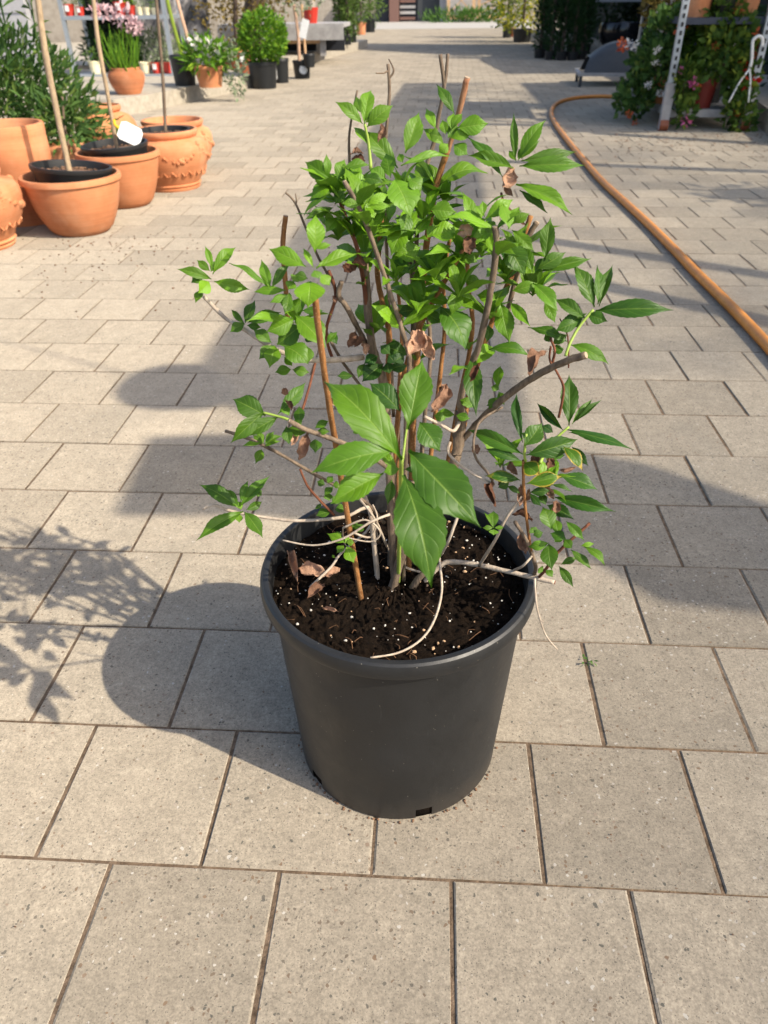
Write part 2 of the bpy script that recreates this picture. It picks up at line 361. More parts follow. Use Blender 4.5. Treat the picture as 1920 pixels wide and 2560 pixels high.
for r in range(-6, 150):
    yc = PY0 + PD*(r-.5); o = row_off(r); ymax = 28.5
    if yc > ymax: break
    xl, xr = (-4.6, 5.2) if yc > -.6 else (-2.2, 2.2)
    k0 = math.floor((xl-o)/PL); k1 = math.ceil((xr-o)/PL)
    for kx in range(k0, k1+1):
        xc = o + PL*(kx+.5); d = Vector((xc, yc, 0))-CAM; c = d.dot(FWD)
        inf = c > .1 and abs(d.dot(RGT)/c)*F_PX < 1060 and abs(d.dot(UPV)/c)*F_PX < 1420
        cand.append((not inf, d.length, xc, yc, r, kx))
cand.sort()
for i, (out, dist, xc, yc, r, kx) in enumerate(cand):
    rr = random.Random(r*977+kx*31); vi = rr.randrange(6); dz = rr.gauss(0, .0005); tx, ty = rr.gauss(0, .0022), rr.gauss(0, .0022); rz = rr.gauss(0, .0018)
    if i < 300:
        o = link('paver', PMESH[vi], None, pav); o.location = (xc, yc, dz); o.rotation_euler = (tx, ty, rz)
    else:
        n = len(rest.v); v, f = PM[vi]
        rest.v += [(xc+a, yc+b, c+dz+a*ty*-1+b*tx) for a, b, c in v]; rest.f += [tuple(n+q for q in p) for p in f]
kind(rest.build('far_pavers', PAVER, pav), 'stuff')
kind(MB().prism([(-9, 28.6), (9, 28.6), (9, 37.5), (-9, 37.5)], -.05, .004).build('concrete_apron', CONC), 'structure')
# crumbs of soil and grit lying on the slabs
deb = MB(); rg = random.Random(5)
for i in range(330):
    if i < 190: p = G(rg.gauss(250, 130), 500+abs(rg.gauss(0, 75)))
    elif i < 250: p = G(rg.uniform(1300, 1659), rg.uniform(300, 360))
    else: p = G(rg.uniform(0, 1659), rg.uniform(500, 2200))
    deb.blob((p.x, p.y, .002), rg.uniform(.0015, .005) if i < 250 else rg.uniform(.0007, .0016), 5, 3, (1, rg.uniform(.5, 1.2), .6), .3)
for i in range(70):
    a = rg.uniform(math.pi, 2*math.pi); q = .1325+abs(rg.gauss(0, .0016))
    deb.blob((-.0282+q*math.cos(a), .653+q*math.sin(a), .001), rg.uniform(.0006, .0022), 5, 3, (1, rg.uniform(.6, 1.3), .7), .3)
kind(deb.build('soil_crumbs', SOILB, pav), 'stuff')

# ------------------------------------------------------------------ added unseen canopies, sail and baskets, shaped to cast the shade on the paving
def up(poly, h): return [(x - SH.x*COT*h, y - SH.y*COT*h) for x, y in poly]
CH = 3.0
cn = empty('unseen_canopy', (3.6, 4.5, 0), 'added unseen canopy with shade strip and pale film roof above the flower trolley', 'canopy')  # unseen canopy, added to half-shade the paving
def local(o, poly): return [(x-o.location.x, y-o.location.y) for x, y in poly]
MB().prism(local(cn, up([(-.61, 1.86), (-.52, 1.66), (-.40, 1.55), (-.36, 1.48), (.22, 1.48), (.32, 10.05), (-.34, 10.05)], CH)), CH-.02, CH+.03).build('edge_shade_strip', SCLOTH, cn)  # outline taken from the shade strip it throws
MB().prism(local(cn, up([(.225, 1.85), (4.8, 1.75), (4.8, 10.05), (.325, 10.05)], CH)), CH-.005, CH+.005).build('film_roof', FILM, cn)
MB().prism(local(cn, up([(1.0, 6.15), (4.8, 6.05), (4.8, 10.0), (1.0, 10.0)], CH+.06)), CH+.05, CH+.07).build('trolley_shade_panel', CLOTH, cn)  # added panel that keeps the sun off the trolley
for ya, yb, xa, xb in ((3.35, 2.3, .2, 1.9), (2.85, 1.85, .25, 1.6), (6.6, 6.2, .3, 3), (8.0, 7.7, .3, 3), (5.0, 4.4, .3, 3)):
    a, b = local(cn, up([(xa, ya), (xb, yb)], CH-.15)); MB().bar((a[0], a[1], CH-.15), (b[0], b[1], CH-.15), .09, .06).build('shadow_bar', GALV, cn)  # bar added to throw a line shadow on the paving
for x, y in ((4.3, .9), (4.3, 4.6), (4.3, 8.2), (7.6, .9), (7.6, 8.2)):
    MB().box((x-cn.location.x, y-cn.location.y, CH/2), (.09, .09, CH)).build('post', GALV, cn)
c2 = empty('unseen_canopy', (5.2, 13.5, 0), 'added unseen flat canopy shading the paving beyond the dark cypresses', 'canopy')  # second unseen canopy, added for the far shade band
MB().prism(local(c2, up([(.95, 11.25), (5, 11.2), (5, 15), (1.0, 15.0), (.72, 13.9)], CH)), CH-.03, CH+.03).build('roof_panel', CLOTH, c2)
MB().prism(local(c2, up([(.45, 15.02), (5, 15.02), (5, 18.4), (.5, 18.8), (-1.9, 19.6), (-2.1, 17.6)], CH)), CH-.03, CH+.03).build('roof_panel', CLOTH, c2)
for x, y in ((5.6, 10), (5.6, 13.2), (7.5, 10), (7.5, 16.5), (5.6, 16.5)):
    MB().box((x-c2.location.x, y-c2.location.y, CH/2), (.1, .1, CH)).build('post', GALV, c2)
SHH = 2.3
sail = MB()
poly = up([(-.64, 1.46), (-.3, 1.50), (.05, 1.50), (.36, 1.43), (.48, 1.39), (.67, 1.25), (1.0, 1.02), (1.5, .78), (1.45, .55), (.98, .78), (.56, .92), (.40, .94), (.30, 1.05), (.02, 1.10), (-.3, 1.16), (-.61, 1.15)], SHH)
sail.prism(poly, SHH-.005, SHH+.005)
tag(sail.build('added_shade_sail', SCLOTH), 'added unseen grey sail casting the shade band beside the pot', 'shade sail')  # unseen sail, outlined from the shade band near the pot
bk = up([(-.66, 1.73)], 2.3)[0]
hb = empty('added_basket', (bk[0], bk[1], 2.3), 'added unseen round basket casting the oval shadow on the paving', 'hanging basket')  # unseen basket, added for the oval shadow
MB().lathe([(.02, -.09), (.09, -.08), (.135, 0), (.14, .02), (.12, .02), (.11, .0), (.01, .0)], 24).build('bowl', BLACK, hb, True)
MB().tube([(0, 0, 0), (0, 0, .7)], .004, 5, sub=1).build('hanger', GALV, hb)
for i, (gx_, gy_, rr_) in enumerate(((1.62, 4.05, .26), (1.95, 3.75, .22), (1.05, 1.02, .17))):  # leafy baskets added out of view to dapple the paving
    bk = up([(gx_, gy_)], 2.25)[0]
    hb = empty('added_basket', (bk[0], bk[1], 2.25), ('added unseen leafy basket dappling the paving by the hose', 'smaller added unseen leafy basket dappling the paving beside the first', 'added unseen leafy basket shading the paving beside the sail')[i], 'hanging basket')
    MB().lathe([(.02, -.09), (.09, -.08), (.135, 0), (.14, .02), (.12, .02), (.11, .0), (.01, .0)], 24).build('bowl', BLACK, hb, True)
    MB().tube([(0, 0, 0), (0, 0, .7)], .004, 5, sub=1).build('hanger', GALV, hb)
    hq = MB(); hg_ = random.Random(500+i)
    for k in range(150):
        v = Vector((hg_.gauss(0, 1), hg_.gauss(0, 1), hg_.gauss(0, .5))).normalized()*rr_*hg_.random()**.4; d = Vector((hg_.gauss(0, 1), hg_.gauss(0, 1), hg_.gauss(0, 1))).normalized(); e = d.cross(v).normalized()*.022; n = len(hq.v)
        hq.v += [v, v+d*.05+e, v+d*.11, v+d*.05-e]; hq.f += [(n, n+1, n+2), (n, n+2, n+3)]
    hq.build('foliage', F_GER, hb)
rw = MB().prism([(3.75, 6.9), (4.0, 6.9), (4.0, 26), (3.75, 26)], 0, 1.6)
tag(rw.build('shade_backdrop_wall', DGREEN), 'added black wall standing in for deep shade behind the stalls', 'wall')  # near-black colour takes the place of deep shade behind the stalls

# ------------------------------------------------------------------ main pot
PC = Vector((-.0282, .653, 0))
pot = empty('nursery_pot', PC, 'large dark grey plastic nursery pot filled with soil, holding the leafy shrub', 'pot')
prof = [(.128, 0.0), (.1312, .003), (.1318, .020), (.134, .06), (.1385, .14), (.143, .22), (.1467, .2790), (.1555, .2790), (.1568, .2798), (.1576, .2825), (.1580, .288), (.1575, .2935), (.1562, .2970), (.1538, .2990), (.151, .2995), (.1478, .2985), (.1466, .2955), (.1445, .25)]
SEG = 120
notch = {j: 1 for c in (287, 219, 349, 100, 160, 45) for j in range(int(c/360*SEG)-1, int(c/360*SEG)+2)}
b = MB().lathe(prof, SEG, skip=lambda i, j: i in (0, 1) and j in notch).build('body', POTM, pot); smooth_by_angle(b, 28)
MB().lathe([(.001, .002), (.129, .0015), (.1295, .022), (.131, .06)], 64).build('root_ball', SOIL, pot, True)
sm = MB(); NR, NA = 30, 110; sm.v.append((0, 0, .272))
for i in range(1, NR+1):
    for j in range(NA):
        r = .1455*i/NR; a = 2*math.pi*j/NA; x, y = r*math.cos(a), r*math.sin(a)
        z = .272 + .006*mnoise.noise((x*22, y*22, 1)) + .0045*mnoise.noise((x*90, y*90, 4)) + .0025*random.uniform(-1, 1) + .006*math.exp(-(r/.05)**2)
        sm.v.append((x, y, z))
for j in range(NA): sm.f.append((0, 1+j, 1+(j+1) % NA))
for i in range(NR-1):
    for j in range(NA):
        a = 1+i*NA+j; b2 = 1+i*NA+(j+1) % NA; sm.f.append((a, a+NA, b2+NA, b2))
sm.build('soil', SOIL, pot)
def bits(name, n, m, rmin, rmax, sq, seed):
    q = MB(); g = random.Random(seed)
    for i in range(n):
        r = .142*math.sqrt(g.random()); a = g.uniform(0, 6.283); q.blob((r*math.cos(a), r*math.sin(a), .2755+.006*math.exp(-(r/.05)**2)), g.choice((g.uniform(rmin, rmax), rmin)), 6, 4, (g.uniform(.7, 1.3), g.uniform(.7, 1.2), sq), .22)
    return kind(q.build(name, m, pot), 'stuff')
bits('perlite', 190, m_plain('perlite_white', (.66, .62, .55), .9), .0005, .0016, .8, 3)
bits('gravel_bits', 60, m_plain('tan_grit', (.52, .33, .19), .9), .0009, .0026, .7, 8)
bits('soil_lumps', 700, SOIL, .0012, .0036, .6, 11)
fib = MB(); g = random.Random(21)
for i in range(90):
    r = .138*math.sqrt(g.random()); a = g.uniform(0, 6.283); p = Vector((r*math.cos(a), r*math.sin(a), .277)); d = Vector((g.uniform(-1, 1), g.uniform(-1, 1), g.uniform(-.1, .25)))*g.uniform(.003, .013)
    fib.tube([p-d, p+Vector((g.uniform(-.003, .003), g.uniform(-.003, .003), .002)), p+d], g.uniform(.00018, .00045), 4, sub=2)
kind(fib.build('root_fibres', m_plain('root_fibre', (.17, .085, .04), .9), pot), 'stuff')

# ------------------------------------------------------------------ the shrub
shrub = empty('shrub', PC + Vector((0, 0, .272)), 'leafy green shrub with cut brown stems growing in the large grey pot', 'shrub')
SHL = shrub.location.copy()
SOILZ = .270
CR = {'6': (420, 480, 2.860), '7': (720, 120, 2.127), '8': (900, 480, 2.023), '1': (480, 860, 2.242), '2': (1050, 850, 2.765), '3': (620, 1200, 2.127)}
def D(c, x, y): o = CR[c]; return ((o[0]+x/o[2])/K, (o[1]+y/o[2])/K)
def P3(x, y, q):
    if q == 's': p = G(x, y, SOILZ+.003); return p
    if isinstance(q, tuple): return G(x, y, q[1])
    return AT(x, y, PC.y+q)
def branch(pts, r0, r1, m, name='branch', seg=9, rough=.10, knots=0, cut=None):
    P = [P3(*p) for p in pts]
    if pts[0][2] == 's': P[0] = P[0] - Vector((0, 0, .014))
    r0 *= .60 if r0 > 2.2 else .8; r1 *= .60 if r1 > 2.2 else .8
    n = len(P); R = [r0+(r1-r0)*i/(n-1) for i in range(n)]
    q = MB().tube([p-SHL for p in P], [a/1000 for a in R], seg, True, rough, 5)
    o = q.build(name, m, shrub, True)
    if cut is not None:
        d = (P[-1]-P[-2]).normalized(); e = P[-1]-SHL
        MB().tube([e-d*.001, e+d*.0006], r1/1000*.86, seg, True, .05, 1).build('cut_end', cut, o)
    STEMS.append((P, r0)); return o
STEMS = []
Br = branch
# canes rising from the soil
Br([(783, 1295, 's'), (740, 1050, -.05), (712, 880, -.08), (692, 740, -.10), (680, 640, -.105)], 5.2, 4.2, BORNG)
Br([(855, 1262, 's'), (846, 1130, -.01), (832, 860, .0), (808, 765, .0), (800, 720, .0), (790, 600, .005), (788, 547, .008)], 8, 6.2, BGREY, rough=.16, cut=CUTW)
Br([(785, 771, 0), (735, 776, -.01), (668, 777, -.015), (600, 757, -.01), (532, 714, 0), (484, 684, .01), (440, 640, .015)], 5.2, 3.0, BPALE, rough=.13)
Br([(832, 1000, .01), (838, 830, .015), (840, 720, .02), (825, 650, .02), (815, 585, .02), (822, 500, .03), (826, 430, .035)], 5.2, 3.6, BORNG)
Br([(803, 745, .005), (790, 640, .0), (774, 546, -.01), (756, 494, -.012), (740, 450, -.01), (726, 408, -.01)], 3.6, 2.6, BRED)
Br([(872, 1255, 's'), (876, 960, -.03), (884, 800, -.035), (880, 752, -.035), (846, 645, -.035), (833, 603, -.035), (785, 469, -.04), (744, 392, -.042)], 4.2, 3.0, BGREY, cut=CUTW)
Br([(850, 900, .04), (842, 720, .05), (836, 560, .06), (829, 388, .07), (833, 299, .07), (841, 205, .07), (838, 138, .07)], 3.2, 1.7, BGREY)
Br([(839, 170, .07), (848, 160, .07), (850, 148, .07), (840, 128, .075)], 1.3, .8, BGREY, 'twig', 6)
Br([(838, 153, .07), (828, 158, .065), (812, 158, .06)], 1.1, .6, BGREY, 'twig', 6)
Br([(790, 560, .05), (762, 430, .06), (754, 319, .06), (758, 266, .06), (772, 195, .065)], 2.0, 1.2, BGREY, 'twig', 6)
Br([(884, 1000, .05), (892, 700, .06), (900, 520, .07), (902, 429, .075), (910, 392, .075), (935, 315, .08), (947, 254, .08), (958, 197, .08), (958, 172, .08), (951, 117, .08)], 3.8, 2.0, BGREY)
Br([(958, 190, .08), (964, 160, .08), (967, 116, .082)], 2.6, 2.3, BGREY, 'twig', 7, .15)
Br([(882, 1238, 's'), (890, 980, .03), (903, 740, .05), (918, 560, .06), (935, 433, .06), (948, 380, .06), (967, 323, .06)], 5.8, 4.6, BORNG)
Br([(966, 330, .06), (982, 276, .058), (992, 240, .055), (1009, 168, .05)], 3.4, 4.2, BTAN, rough=.16, cut=CUTW)
Br([(915, 1230, 's'), (990, 950, .0), (995, 863, -.01), (1020, 785, -.015), (1038, 735, -.02), (1060, 628, -.025), (1072, 534, -.03), (1069, 490, -.032)], 6.0, 4.2, BGREY, rough=.16, cut=CUTW)
Br([(985, 985, .01), (1000, 930, .01), (1017, 833, .02), (1072, 671, .03), (1106, 594, .035), (1119, 543, .04), (1147, 466, .045)], 4.8, 4.0, BORNG, cut=CUTW)
Br([(1095, 680, .05), (1115, 600, .05), (1140, 515, .055), (1160, 480, .055)], 4.0, 4.4, BGREY, rough=.18, cut=CUTW)
Br([(1000, 950, .0), (1034, 910, -.005), (1085, 863, -.02), (1140, 823, -.03), (1213, 784, -.045), (1265, 767, -.055)], 5.2, 5.6, BGREY, rough=.14, cut=CUTW)
Br([(905, 1235, 's'), (975, 1020, -.005), (986, 980, -.005), (992, 930, 0), (998, 890, .0)], 8, 10, BGREY, rough=.28)
Br([(992, 912, -.02), (979, 931, -.03), (950, 916, -.035), (917, 900, -.04)], 3.0, 2.6, BPALE, 'twig', 7)
Br([(972, 955, -.02), (970, 981, -.03), (1010, 1016, -.04), (1067, 1047, -.045)], 2.1, 1.5, BPALE, 'twig', 6)
Br([(1085, 880, -.02), (1038, 909, -.035), (1023, 953, -.045), (1029, 991, -.045), (1054, 1022, -.045), (1067, 1047, -.045)], 1.7, 1.5, BGREY, 'twig', 6)
Br([(895, 1262, 's'), (951, 1222, ('z', .292)), (985, 1214, ('z', .300)), (1042, 1222, ('z', .304)), (1095, 1234, ('z', .306)), (1151, 1247, ('z', .308)), (1198, 1258, ('z', .309))], 5.0, 4.4, BPALE, rough=.14, cut=BRED)
Br([(1035, 1222, ('z', .304)), (1070, 1166, -.045), (1095, 1116, -.05), (1128, 1072, -.05)], 3.1, 2.3, BPALE)
Br([(1154, 1240, ('z', .31)), (1157, 1222, -.05), (1138, 1169, -.055), (1112, 1127, -.058)], 3.6, 3.2, BGREY)
Br([(1147, 1190, -.055), (1136, 1109, -.05), (1131, 1047, -.05), (1131, 994, -.05)], 2.4, 2.0, BORNG)
Br([(1110, 1232, ('z', .305)), (1130, 1222, -.06), (1149, 1201, -.055)], 1.9, 1.5, BPALE, 'twig', 6)
Br([(1165, 1246, ('z', .31)), (1180, 1228, -.06), (1206, 1192, -.06), (1274, 1130, -.05)], 3.0, 2.4, BRED, cut=DTRUNK)
Br([(1155, 1250, -.075), (1157, 1290, -.080), (1163, 1325, -.082), (1179, 1372, -.083), (1204, 1403, -.083)], 1.9, .8, BPALE, 'root', 6)
Br([(1163, 1335, -.082), (1175, 1344, -.084)], .8, .4, BPALE, 'root', 5)
Br([(948, 1200, ('z', .325)), (951, 1224, ('z', .312)), (954, 1280, ('z', .300)), (938, 1340, ('z', .290)), (909, 1382, ('z', .285)), (861, 1410, ('z', .283)), (800, 1421, ('z', .284))], 2.1, 1.4, BPALE, 'root', 6)
Br([(992, 1105, -.03), (970, 1166, -.04), (952, 1200, ('z', .325))], 2.8, 2.3, BPALE, 'twig', 7)
Br([(815, 1165, ('z', .290)), (800, 1105, -.01), (785, 1098, -.02), (742, 1117, -.03), (646, 1125, -.035), (569, 1117, -.03), (500, 1104, -.03), (462, 1091, -.03), (440, 1099, -.03)], 3.6, 2.3, BPALE, rough=.14, cut=CUTW)
Br([(842, 1111, -.05), (800, 1128, -.06), (742, 1163, -.065), (677, 1178, -.065), (611, 1167, -.06)], 1.9, 1.1, BPALE, 'twig', 6)
Br([(830, 1130, .0), (790, 1085, -.01), (708, 1040, -.03), (665, 1016, -.035), (607, 982, -.04), (542, 949, -.045), (487, 931, -.045)], 3.2, 2.1, BGREY, cut=CUTW)
Br([(850, 1020, -.03), (800, 985, -.05), (730, 953, -.07), (661, 928, -.08), (624, 909, -.085)], 4.2, 3.6, BGREY, cut=CUTW)
Br([(722, 1113, -.04), (690, 1080, -.045), (665, 1051, -.05), (648, 1013, -.05)], 1.8, 1.4, BRED, 'twig', 6)
Br([(640, 905, -.06), (654, 882, -.055), (669, 832, -.04), (681, 785, -.02)], 1.7, 1.5, BRED, 'twig', 6)
Br([(640, 770, -.01), (624, 720, .0), (617, 620, .005), (611, 535, .01), (617, 467, .01)], 4.0, 3.8, BORNG, cut=DTRUNK)
Br([(735, 640, .02), (690, 560, .02), (662, 496, .02), (638, 439, .02), (617, 416, .02)], 1.7, 1.1, BGREY, 'twig', 6)
Br([(640, 442, .02), (640, 430, .02), (638, 418, .021)], .9, .6, BGREY, 'twig', 5)
Br([(800, 760, .01), (777, 717, .0), (750, 665, -.01), (731, 638, -.012), (738, 608, -.014)], 4.2, 3.6, BGREY, rough=.18)
Br([(720, 780, .0), (704, 717, -.005), (725, 638, -.01), (710, 584, -.012)], 2.6, 1.8, BRED)
Br([(704, 717, .0), (730, 765, .005), (756, 804, .01), (800, 860, .01)], 2.0, 2.3, BGREY, 'twig', 6)
Br([(818, 1256, 's'), (804, 1132, -.005), (798, 1100, .0), (783, 1060, .005)], 5.2, 3.8, BPALE, rough=.16)
Br([(842, 1225, 's'), (847, 1129, .02), (850, 1000, .025), (860, 900, .03)], 6.5, 5, BGREY, rough=.18)
Br([(840, 1273, 's'), (866, 1202, -.02), (882, 1130, -.01), (890, 1040, .0)], 9, 6, BGREY, rough=.22)
Br([(877, 1269, 's'), (912, 1240, -.015), (940, 1215, -.01)], 6.5, 5.5, BGREY, rough=.2)
Br([(777, 1078, -.03), (812, 1125, -.045), (839, 1186, ('z', .315)), (870, 1222, ('z', .30)), (908, 1236, ('z', .292))], 1.6, 1.7, BPALE, 'root', 6)
Br([(669, 1269, ('z', .279)), (715, 1225, ('z', .29)), (738, 1194, ('z', .30)), (790, 1150, ('z', .315)), (806, 1120, ('z', .32))], 2.0, 2.5, BPALE, 'twig', 6)
Br([(742, 1140, -.05), (790, 1123, -.05), (822, 1150, -.05), (800, 1170, -.05), (745, 1160, -.05)], 1.4, 1.0, BPALE, 'root', 6)
Br([(762, 1150, -.05), (800, 1160, -.045), (815, 1120, -.04), (805, 1090, -.03)], 1.6, 1.1, BPALE, 'root', 6)
Br([(741, 1140, -.05), (742, 1170, ('z', .30)), (755, 1185, ('z', .29))], 1.0, .8, BPALE, 'root', 5)
Br([(860, 1250, 's'), (864, 1120, -.10), (866, 1020, -.17), (868, 992, -.180)], 4.0, 2.4, BGRN)
# inner canes that fill the middle of the bush
for a in ([(868, 1240, 's'), (880, 900, .05), (896, 700, .07), (885, 560, .07), (872, 470, .07)], [(900, 1235, 's'), (940, 900, .06), (960, 720, .08), (958, 600, .08), (975, 500, .08)],
          [(890, 1235, 's'), (915, 930, .07), (930, 740, .10), (905, 600, .11), (880, 500, .11)], [(862, 1240, 's'), (860, 900, .09), (868, 720, .12), (850, 560, .12)],
          [(920, 1240, 's'), (985, 900, .03), (1020, 720, .04), (1010, 600, .05), (1012, 470, .05)], [(850, 1000, .02), (870, 820, .02), (910, 700, .0), (960, 610, -.01), (1000, 540, -.015)]):
    Br(a, 4.5, 3.0, random.choice((BORNG, BGREY, BORNG)))

def leaf_mesh(i, dry=False):
    g = random.Random(300+i+(90 if dry else 0)); NY, NX = 22, 4
    arch = g.uniform(.06, .21); fold = g.uniform(.14, .42); wav = g.uniform(.012, .045); tw = g.uniform(-.45, .45); ph = g.uniform(0, 6); skew = g.uniform(-.06, .06)
    pk = g.uniform(.92, 1.12); v = []; uv = []
    for a in range(NY+1):
        t = a/NY
        hw = .5*(math.sin(math.pi*min(1, t**pk)))**1.12*(1.04-.08*t)
        if t > .68: hw *= (1-((t-.68)/.32)**1.1*.55)
        if t < .12: hw *= .55+.45*t/.12
        hw = max(hw, .035*(1-t)+.004)
        ser = (1.0+(.034 if a % 2 else -.034)) if .15 < t < .96 else 1
        for b in range(-NX, NX+1):
            u = b/NX; x = u*hw*(ser if abs(b) == NX else 1); y = t
            z = fold*abs(x)*.55 + arch*4*t*(1-t)*.9 + wav*math.sin(t*11+ph)*abs(u)**2*.9 - .10*(x*x)*2
            x2 = x*math.cos(tw*t) + skew*math.sin(math.pi*t); z += x*math.sin(tw*t)*.35
            if dry:
                ang = u*hw*g.uniform(3.6, 4.2); rr = .26
                x2 = rr*math.sin(ang) + .10*mnoise.noise((u*2, t*4, i)); z = rr*(1-math.cos(ang)) + .13*mnoise.noise((u*2.3+7, t*4.5, i)) + .25*arch*math.sin(t*6+ph)
                y = t + .05*mnoise.noise((u*3, t*5, i+9))
            v.append((x2, y, z)); uv.append(((u+1)/2, t))
    f = []; W = 2*NX+1
    for a in range(NY):
        for b in range(2*NX): f.append((a*W+b, a*W+b+1, (a+1)*W+b+1, (a+1)*W+b))
    me = mesh('dried_leaf' if dry else 'leaf', v, f, True, DRIED if dry else LEAF)
    l = me.uv_layers.new(name='UVMap')
    for lp in me.loops: l.data[lp.index].uv = uv[lp.vertex_index]
    return me
LM = [leaf_mesh(i) for i in range(10)]; DM = [leaf_mesh(i, True) for i in range(5)]
NLEAF = [0]
def put_leaf(base, tip, width, nrm, tone, me=None, yel=0.0, dry=False, parent=None, name=None, zs=1.0):
    d = tip-base; L = d.length
    if L < 1e-5: return
    y = d/L; z = (nrm - y*nrm.dot(y))
    if z.length < 1e-4: z = Vector((0, 0, 1)) - y*y.z
    z.normalize(); x = y.cross(z)
    par = shrub if parent is None else parent
    o = link(name or ('dried_leaf' if dry else 'leaf'), me or random.choice(DM if dry else LM), None, par if par else None)
    b = base - (par.location if par else Vector())
    o.matrix_local = Matrix(((x.x*width, y.x*L, z.x*L*zs, b.x), (x.y*width, y.y*L, z.y*L*zs, b.y), (x.z*width, y.z*L, z.z*L*zs, b.z), (0, 0, 0, 1)))
    o.color = (tone, yel, random.random(), 1); NLEAF[0] += 1
    return o
UPZ = Vector((0, 0, 1))
def ros(c, dy, tone, leaves, tilt=.5, jit=.22, dry=False, roll=.35):
    for q in leaves:
        bx, by, tx, ty, wd = q[:5]; op = q[5] if len(q) > 5 else {}
        p = P3(*D(c, bx, by), op.get('dy', dy)); tc = (CAM-p).normalized()
        n = tc + UPZ*op.get('tilt', tilt) + Vector((random.uniform(-1, 1), random.uniform(-1, 1), random.uniform(-1, 1)))*jit
        n.normalize(); r = ray(*D(c, tx, ty)); t = (p-CAM).dot(n)/r.dot(n) if abs(r.dot(n)) > 1e-4 else 1
        tip = CAM + r*t; dep = (p-CAM).dot(FWD)
        flat = math.hypot(tx-bx, ty-by)/CR[c][2]*dep/F_PX
        if (tip-p).length > 1.55*flat or t < 0:
            t0 = dep; tip0 = CAM + r*t0; e = tip-tip0; lim = 1.2*flat
            tip = tip0 + (e.normalized()*lim if t > 0 and e.length > lim else (Vector() if t < 0 else e))
        W = wd/CR[c][2]*dep/F_PX*(1.7 if dry or op.get('dry') else 1.06)
        nn = n + (tip-p).normalized().cross(n)*random.uniform(-roll, roll)
        put_leaf(p, tip, W, nn, min(1, max(0, tone+op.get('t', 0)+random.uniform(-.12, .12))), op.get('me'), op.get('y', 0), dry or op.get('dry', False))
ros('6', -.105, .12, [(1050, 430, 1055, 160, 130), (985, 535, 718, 405, 120), (1060, 550, 1350, 440, 112), (1015, 640, 1000, 828, 210), (1060, 410, 1170, 375, 50), (1000, 620, 905, 590, 70, {'t': .5}), (1090, 590, 1160, 670, 90), (1040, 540, 965, 400, 45), (1045, 560, 1080, 620, 90, {'t': .3})])
ros('6', -.06, .35, [(910, 885, 1130, 1115, 190), (905, 905, 700, 1000, 130), (960, 950, 780, 1095, 150, {'t': .3}), (960, 850, 1115, 850, 60, {'t': .5}), (920, 870, 940, 800, 50), (990, 1010, 1050, 1075, 90, {'t': .5})])
ros('6', .015, .32, [(310, 625, 60, 550, 72), (320, 590, 485, 395, 82), (315, 545, 265, 385, 45), (330, 640, 585, 697, 90), (295, 640, 215, 725, 100, {'t': -.3}), (245, 705, 195, 795, 60), (300, 565, 205, 485, 55), (305, 570, 350, 490, 60, {'t': .3}), (250, 600, 165, 650, 70, {'t': .2})])
ros('6', -.02, .5, [(720, 690, 435, 505, 62), (735, 690, 665, 478, 72), (745, 690, 875, 508, 66), (850, 705, 608, 715, 62), (885, 740, 725, 792, 62), (870, 720, 838, 890, 72), (900, 640, 860, 700, 80, {'t': -.2}), (920, 600, 890, 640, 70)])
ros('6', .0, .62, [(550, 950, 450, 838, 42), (555, 940, 622, 772, 82), (570, 935, 812, 858, 82), (550, 940, 443, 1002, 76), (565, 955, 668, 968, 52)])
ros('6', -.03, .45, [(740, 1080, 610, 983, 85), (780, 1090, 945, 985, 140, {'t': .2}), (760, 1100, 650, 1195, 90), (765, 1100, 725, 1258, 115, {'t': -.15}), (830, 1105, 1005, 1235, 165, {'t': .15}), (880, 1270, 763, 1290, 72), (890, 1270, 1012, 1290, 72), (830, 1180, 890, 1245, 60), (990, 1100, 1000, 1230, 90), (1210, 1000, 1130, 1090, 50), (1160, 1000, 1210, 1090, 60, {'t': .3})])
ros('7', .05, .33, [(395, 405, 250, 285, 62), (405, 410, 442, 222, 74), (420, 420, 560, 305, 84), (430, 520, 345, 422, 58), (582, 640, 390, 430, 95), (392, 350, 363, 258, 42), (410, 400, 480, 340, 40)])
Br([(*D('7', 440, 640), .045), (*D('7', 430, 520), .05), (*D('7', 408, 405), .05)], 2.0, 1.4, BGRN, 'shoot', 7)
ros('7', .0, .4, [(622, 560, 697, 340, 92), (600, 630, 872, 575, 62), (545, 690, 520, 555, 82), (565, 700, 655, 905, 175, {'t': -.1}), (610, 610, 590, 560, 40), (640, 700, 710, 760, 90), (520, 700, 430, 640, 70)])
ros('7', -.02, .45, [(230, 700, 90, 605, 92, {'t': .1}), (212, 690, 203, 563, 42), (225, 730, 118, 805, 82), (262, 757, 78, 905, 48, {'t': .2}), (262, 700, 302, 593, 64), (300, 640, 435, 622, 64), (240, 850, 88, 912, 52, {'t': .2}), (262, 900, 200, 982, 62), (410, 770, 318, 650, 75, {'t': -.2}), (400, 690, 510, 715, 60, {'t': .2}), (250, 830, 300, 760, 60)])
ros('7', -.045, .15, [(412, 800, 400, 700, 50), (382, 835, 283, 825, 48), (420, 835, 535, 778, 50), (422, 842, 545, 842, 42), (412, 850, 462, 905, 45), (405, 840, 440, 740, 60), (440, 870, 540, 830, 50, {'t': .2})])
ros('7', .04, .25, [(885, 350, 790, 195, 55, {'t': .4}), (900, 425, 1067, 400, 95, {'t': .2}), (785, 430, 735, 323, 48), (862, 480, 985, 452, 55), (805, 470, 752, 460, 65), (832, 520, 718, 430, 60), (882, 515, 957, 568, 75, {'t': .25}), (852, 510, 800, 562, 55), (870, 440, 880, 345, 60), (840, 460, 820, 380, 45), (870, 430, 930, 350, 55), (850, 480, 900, 400, 60, {'t': .3})])
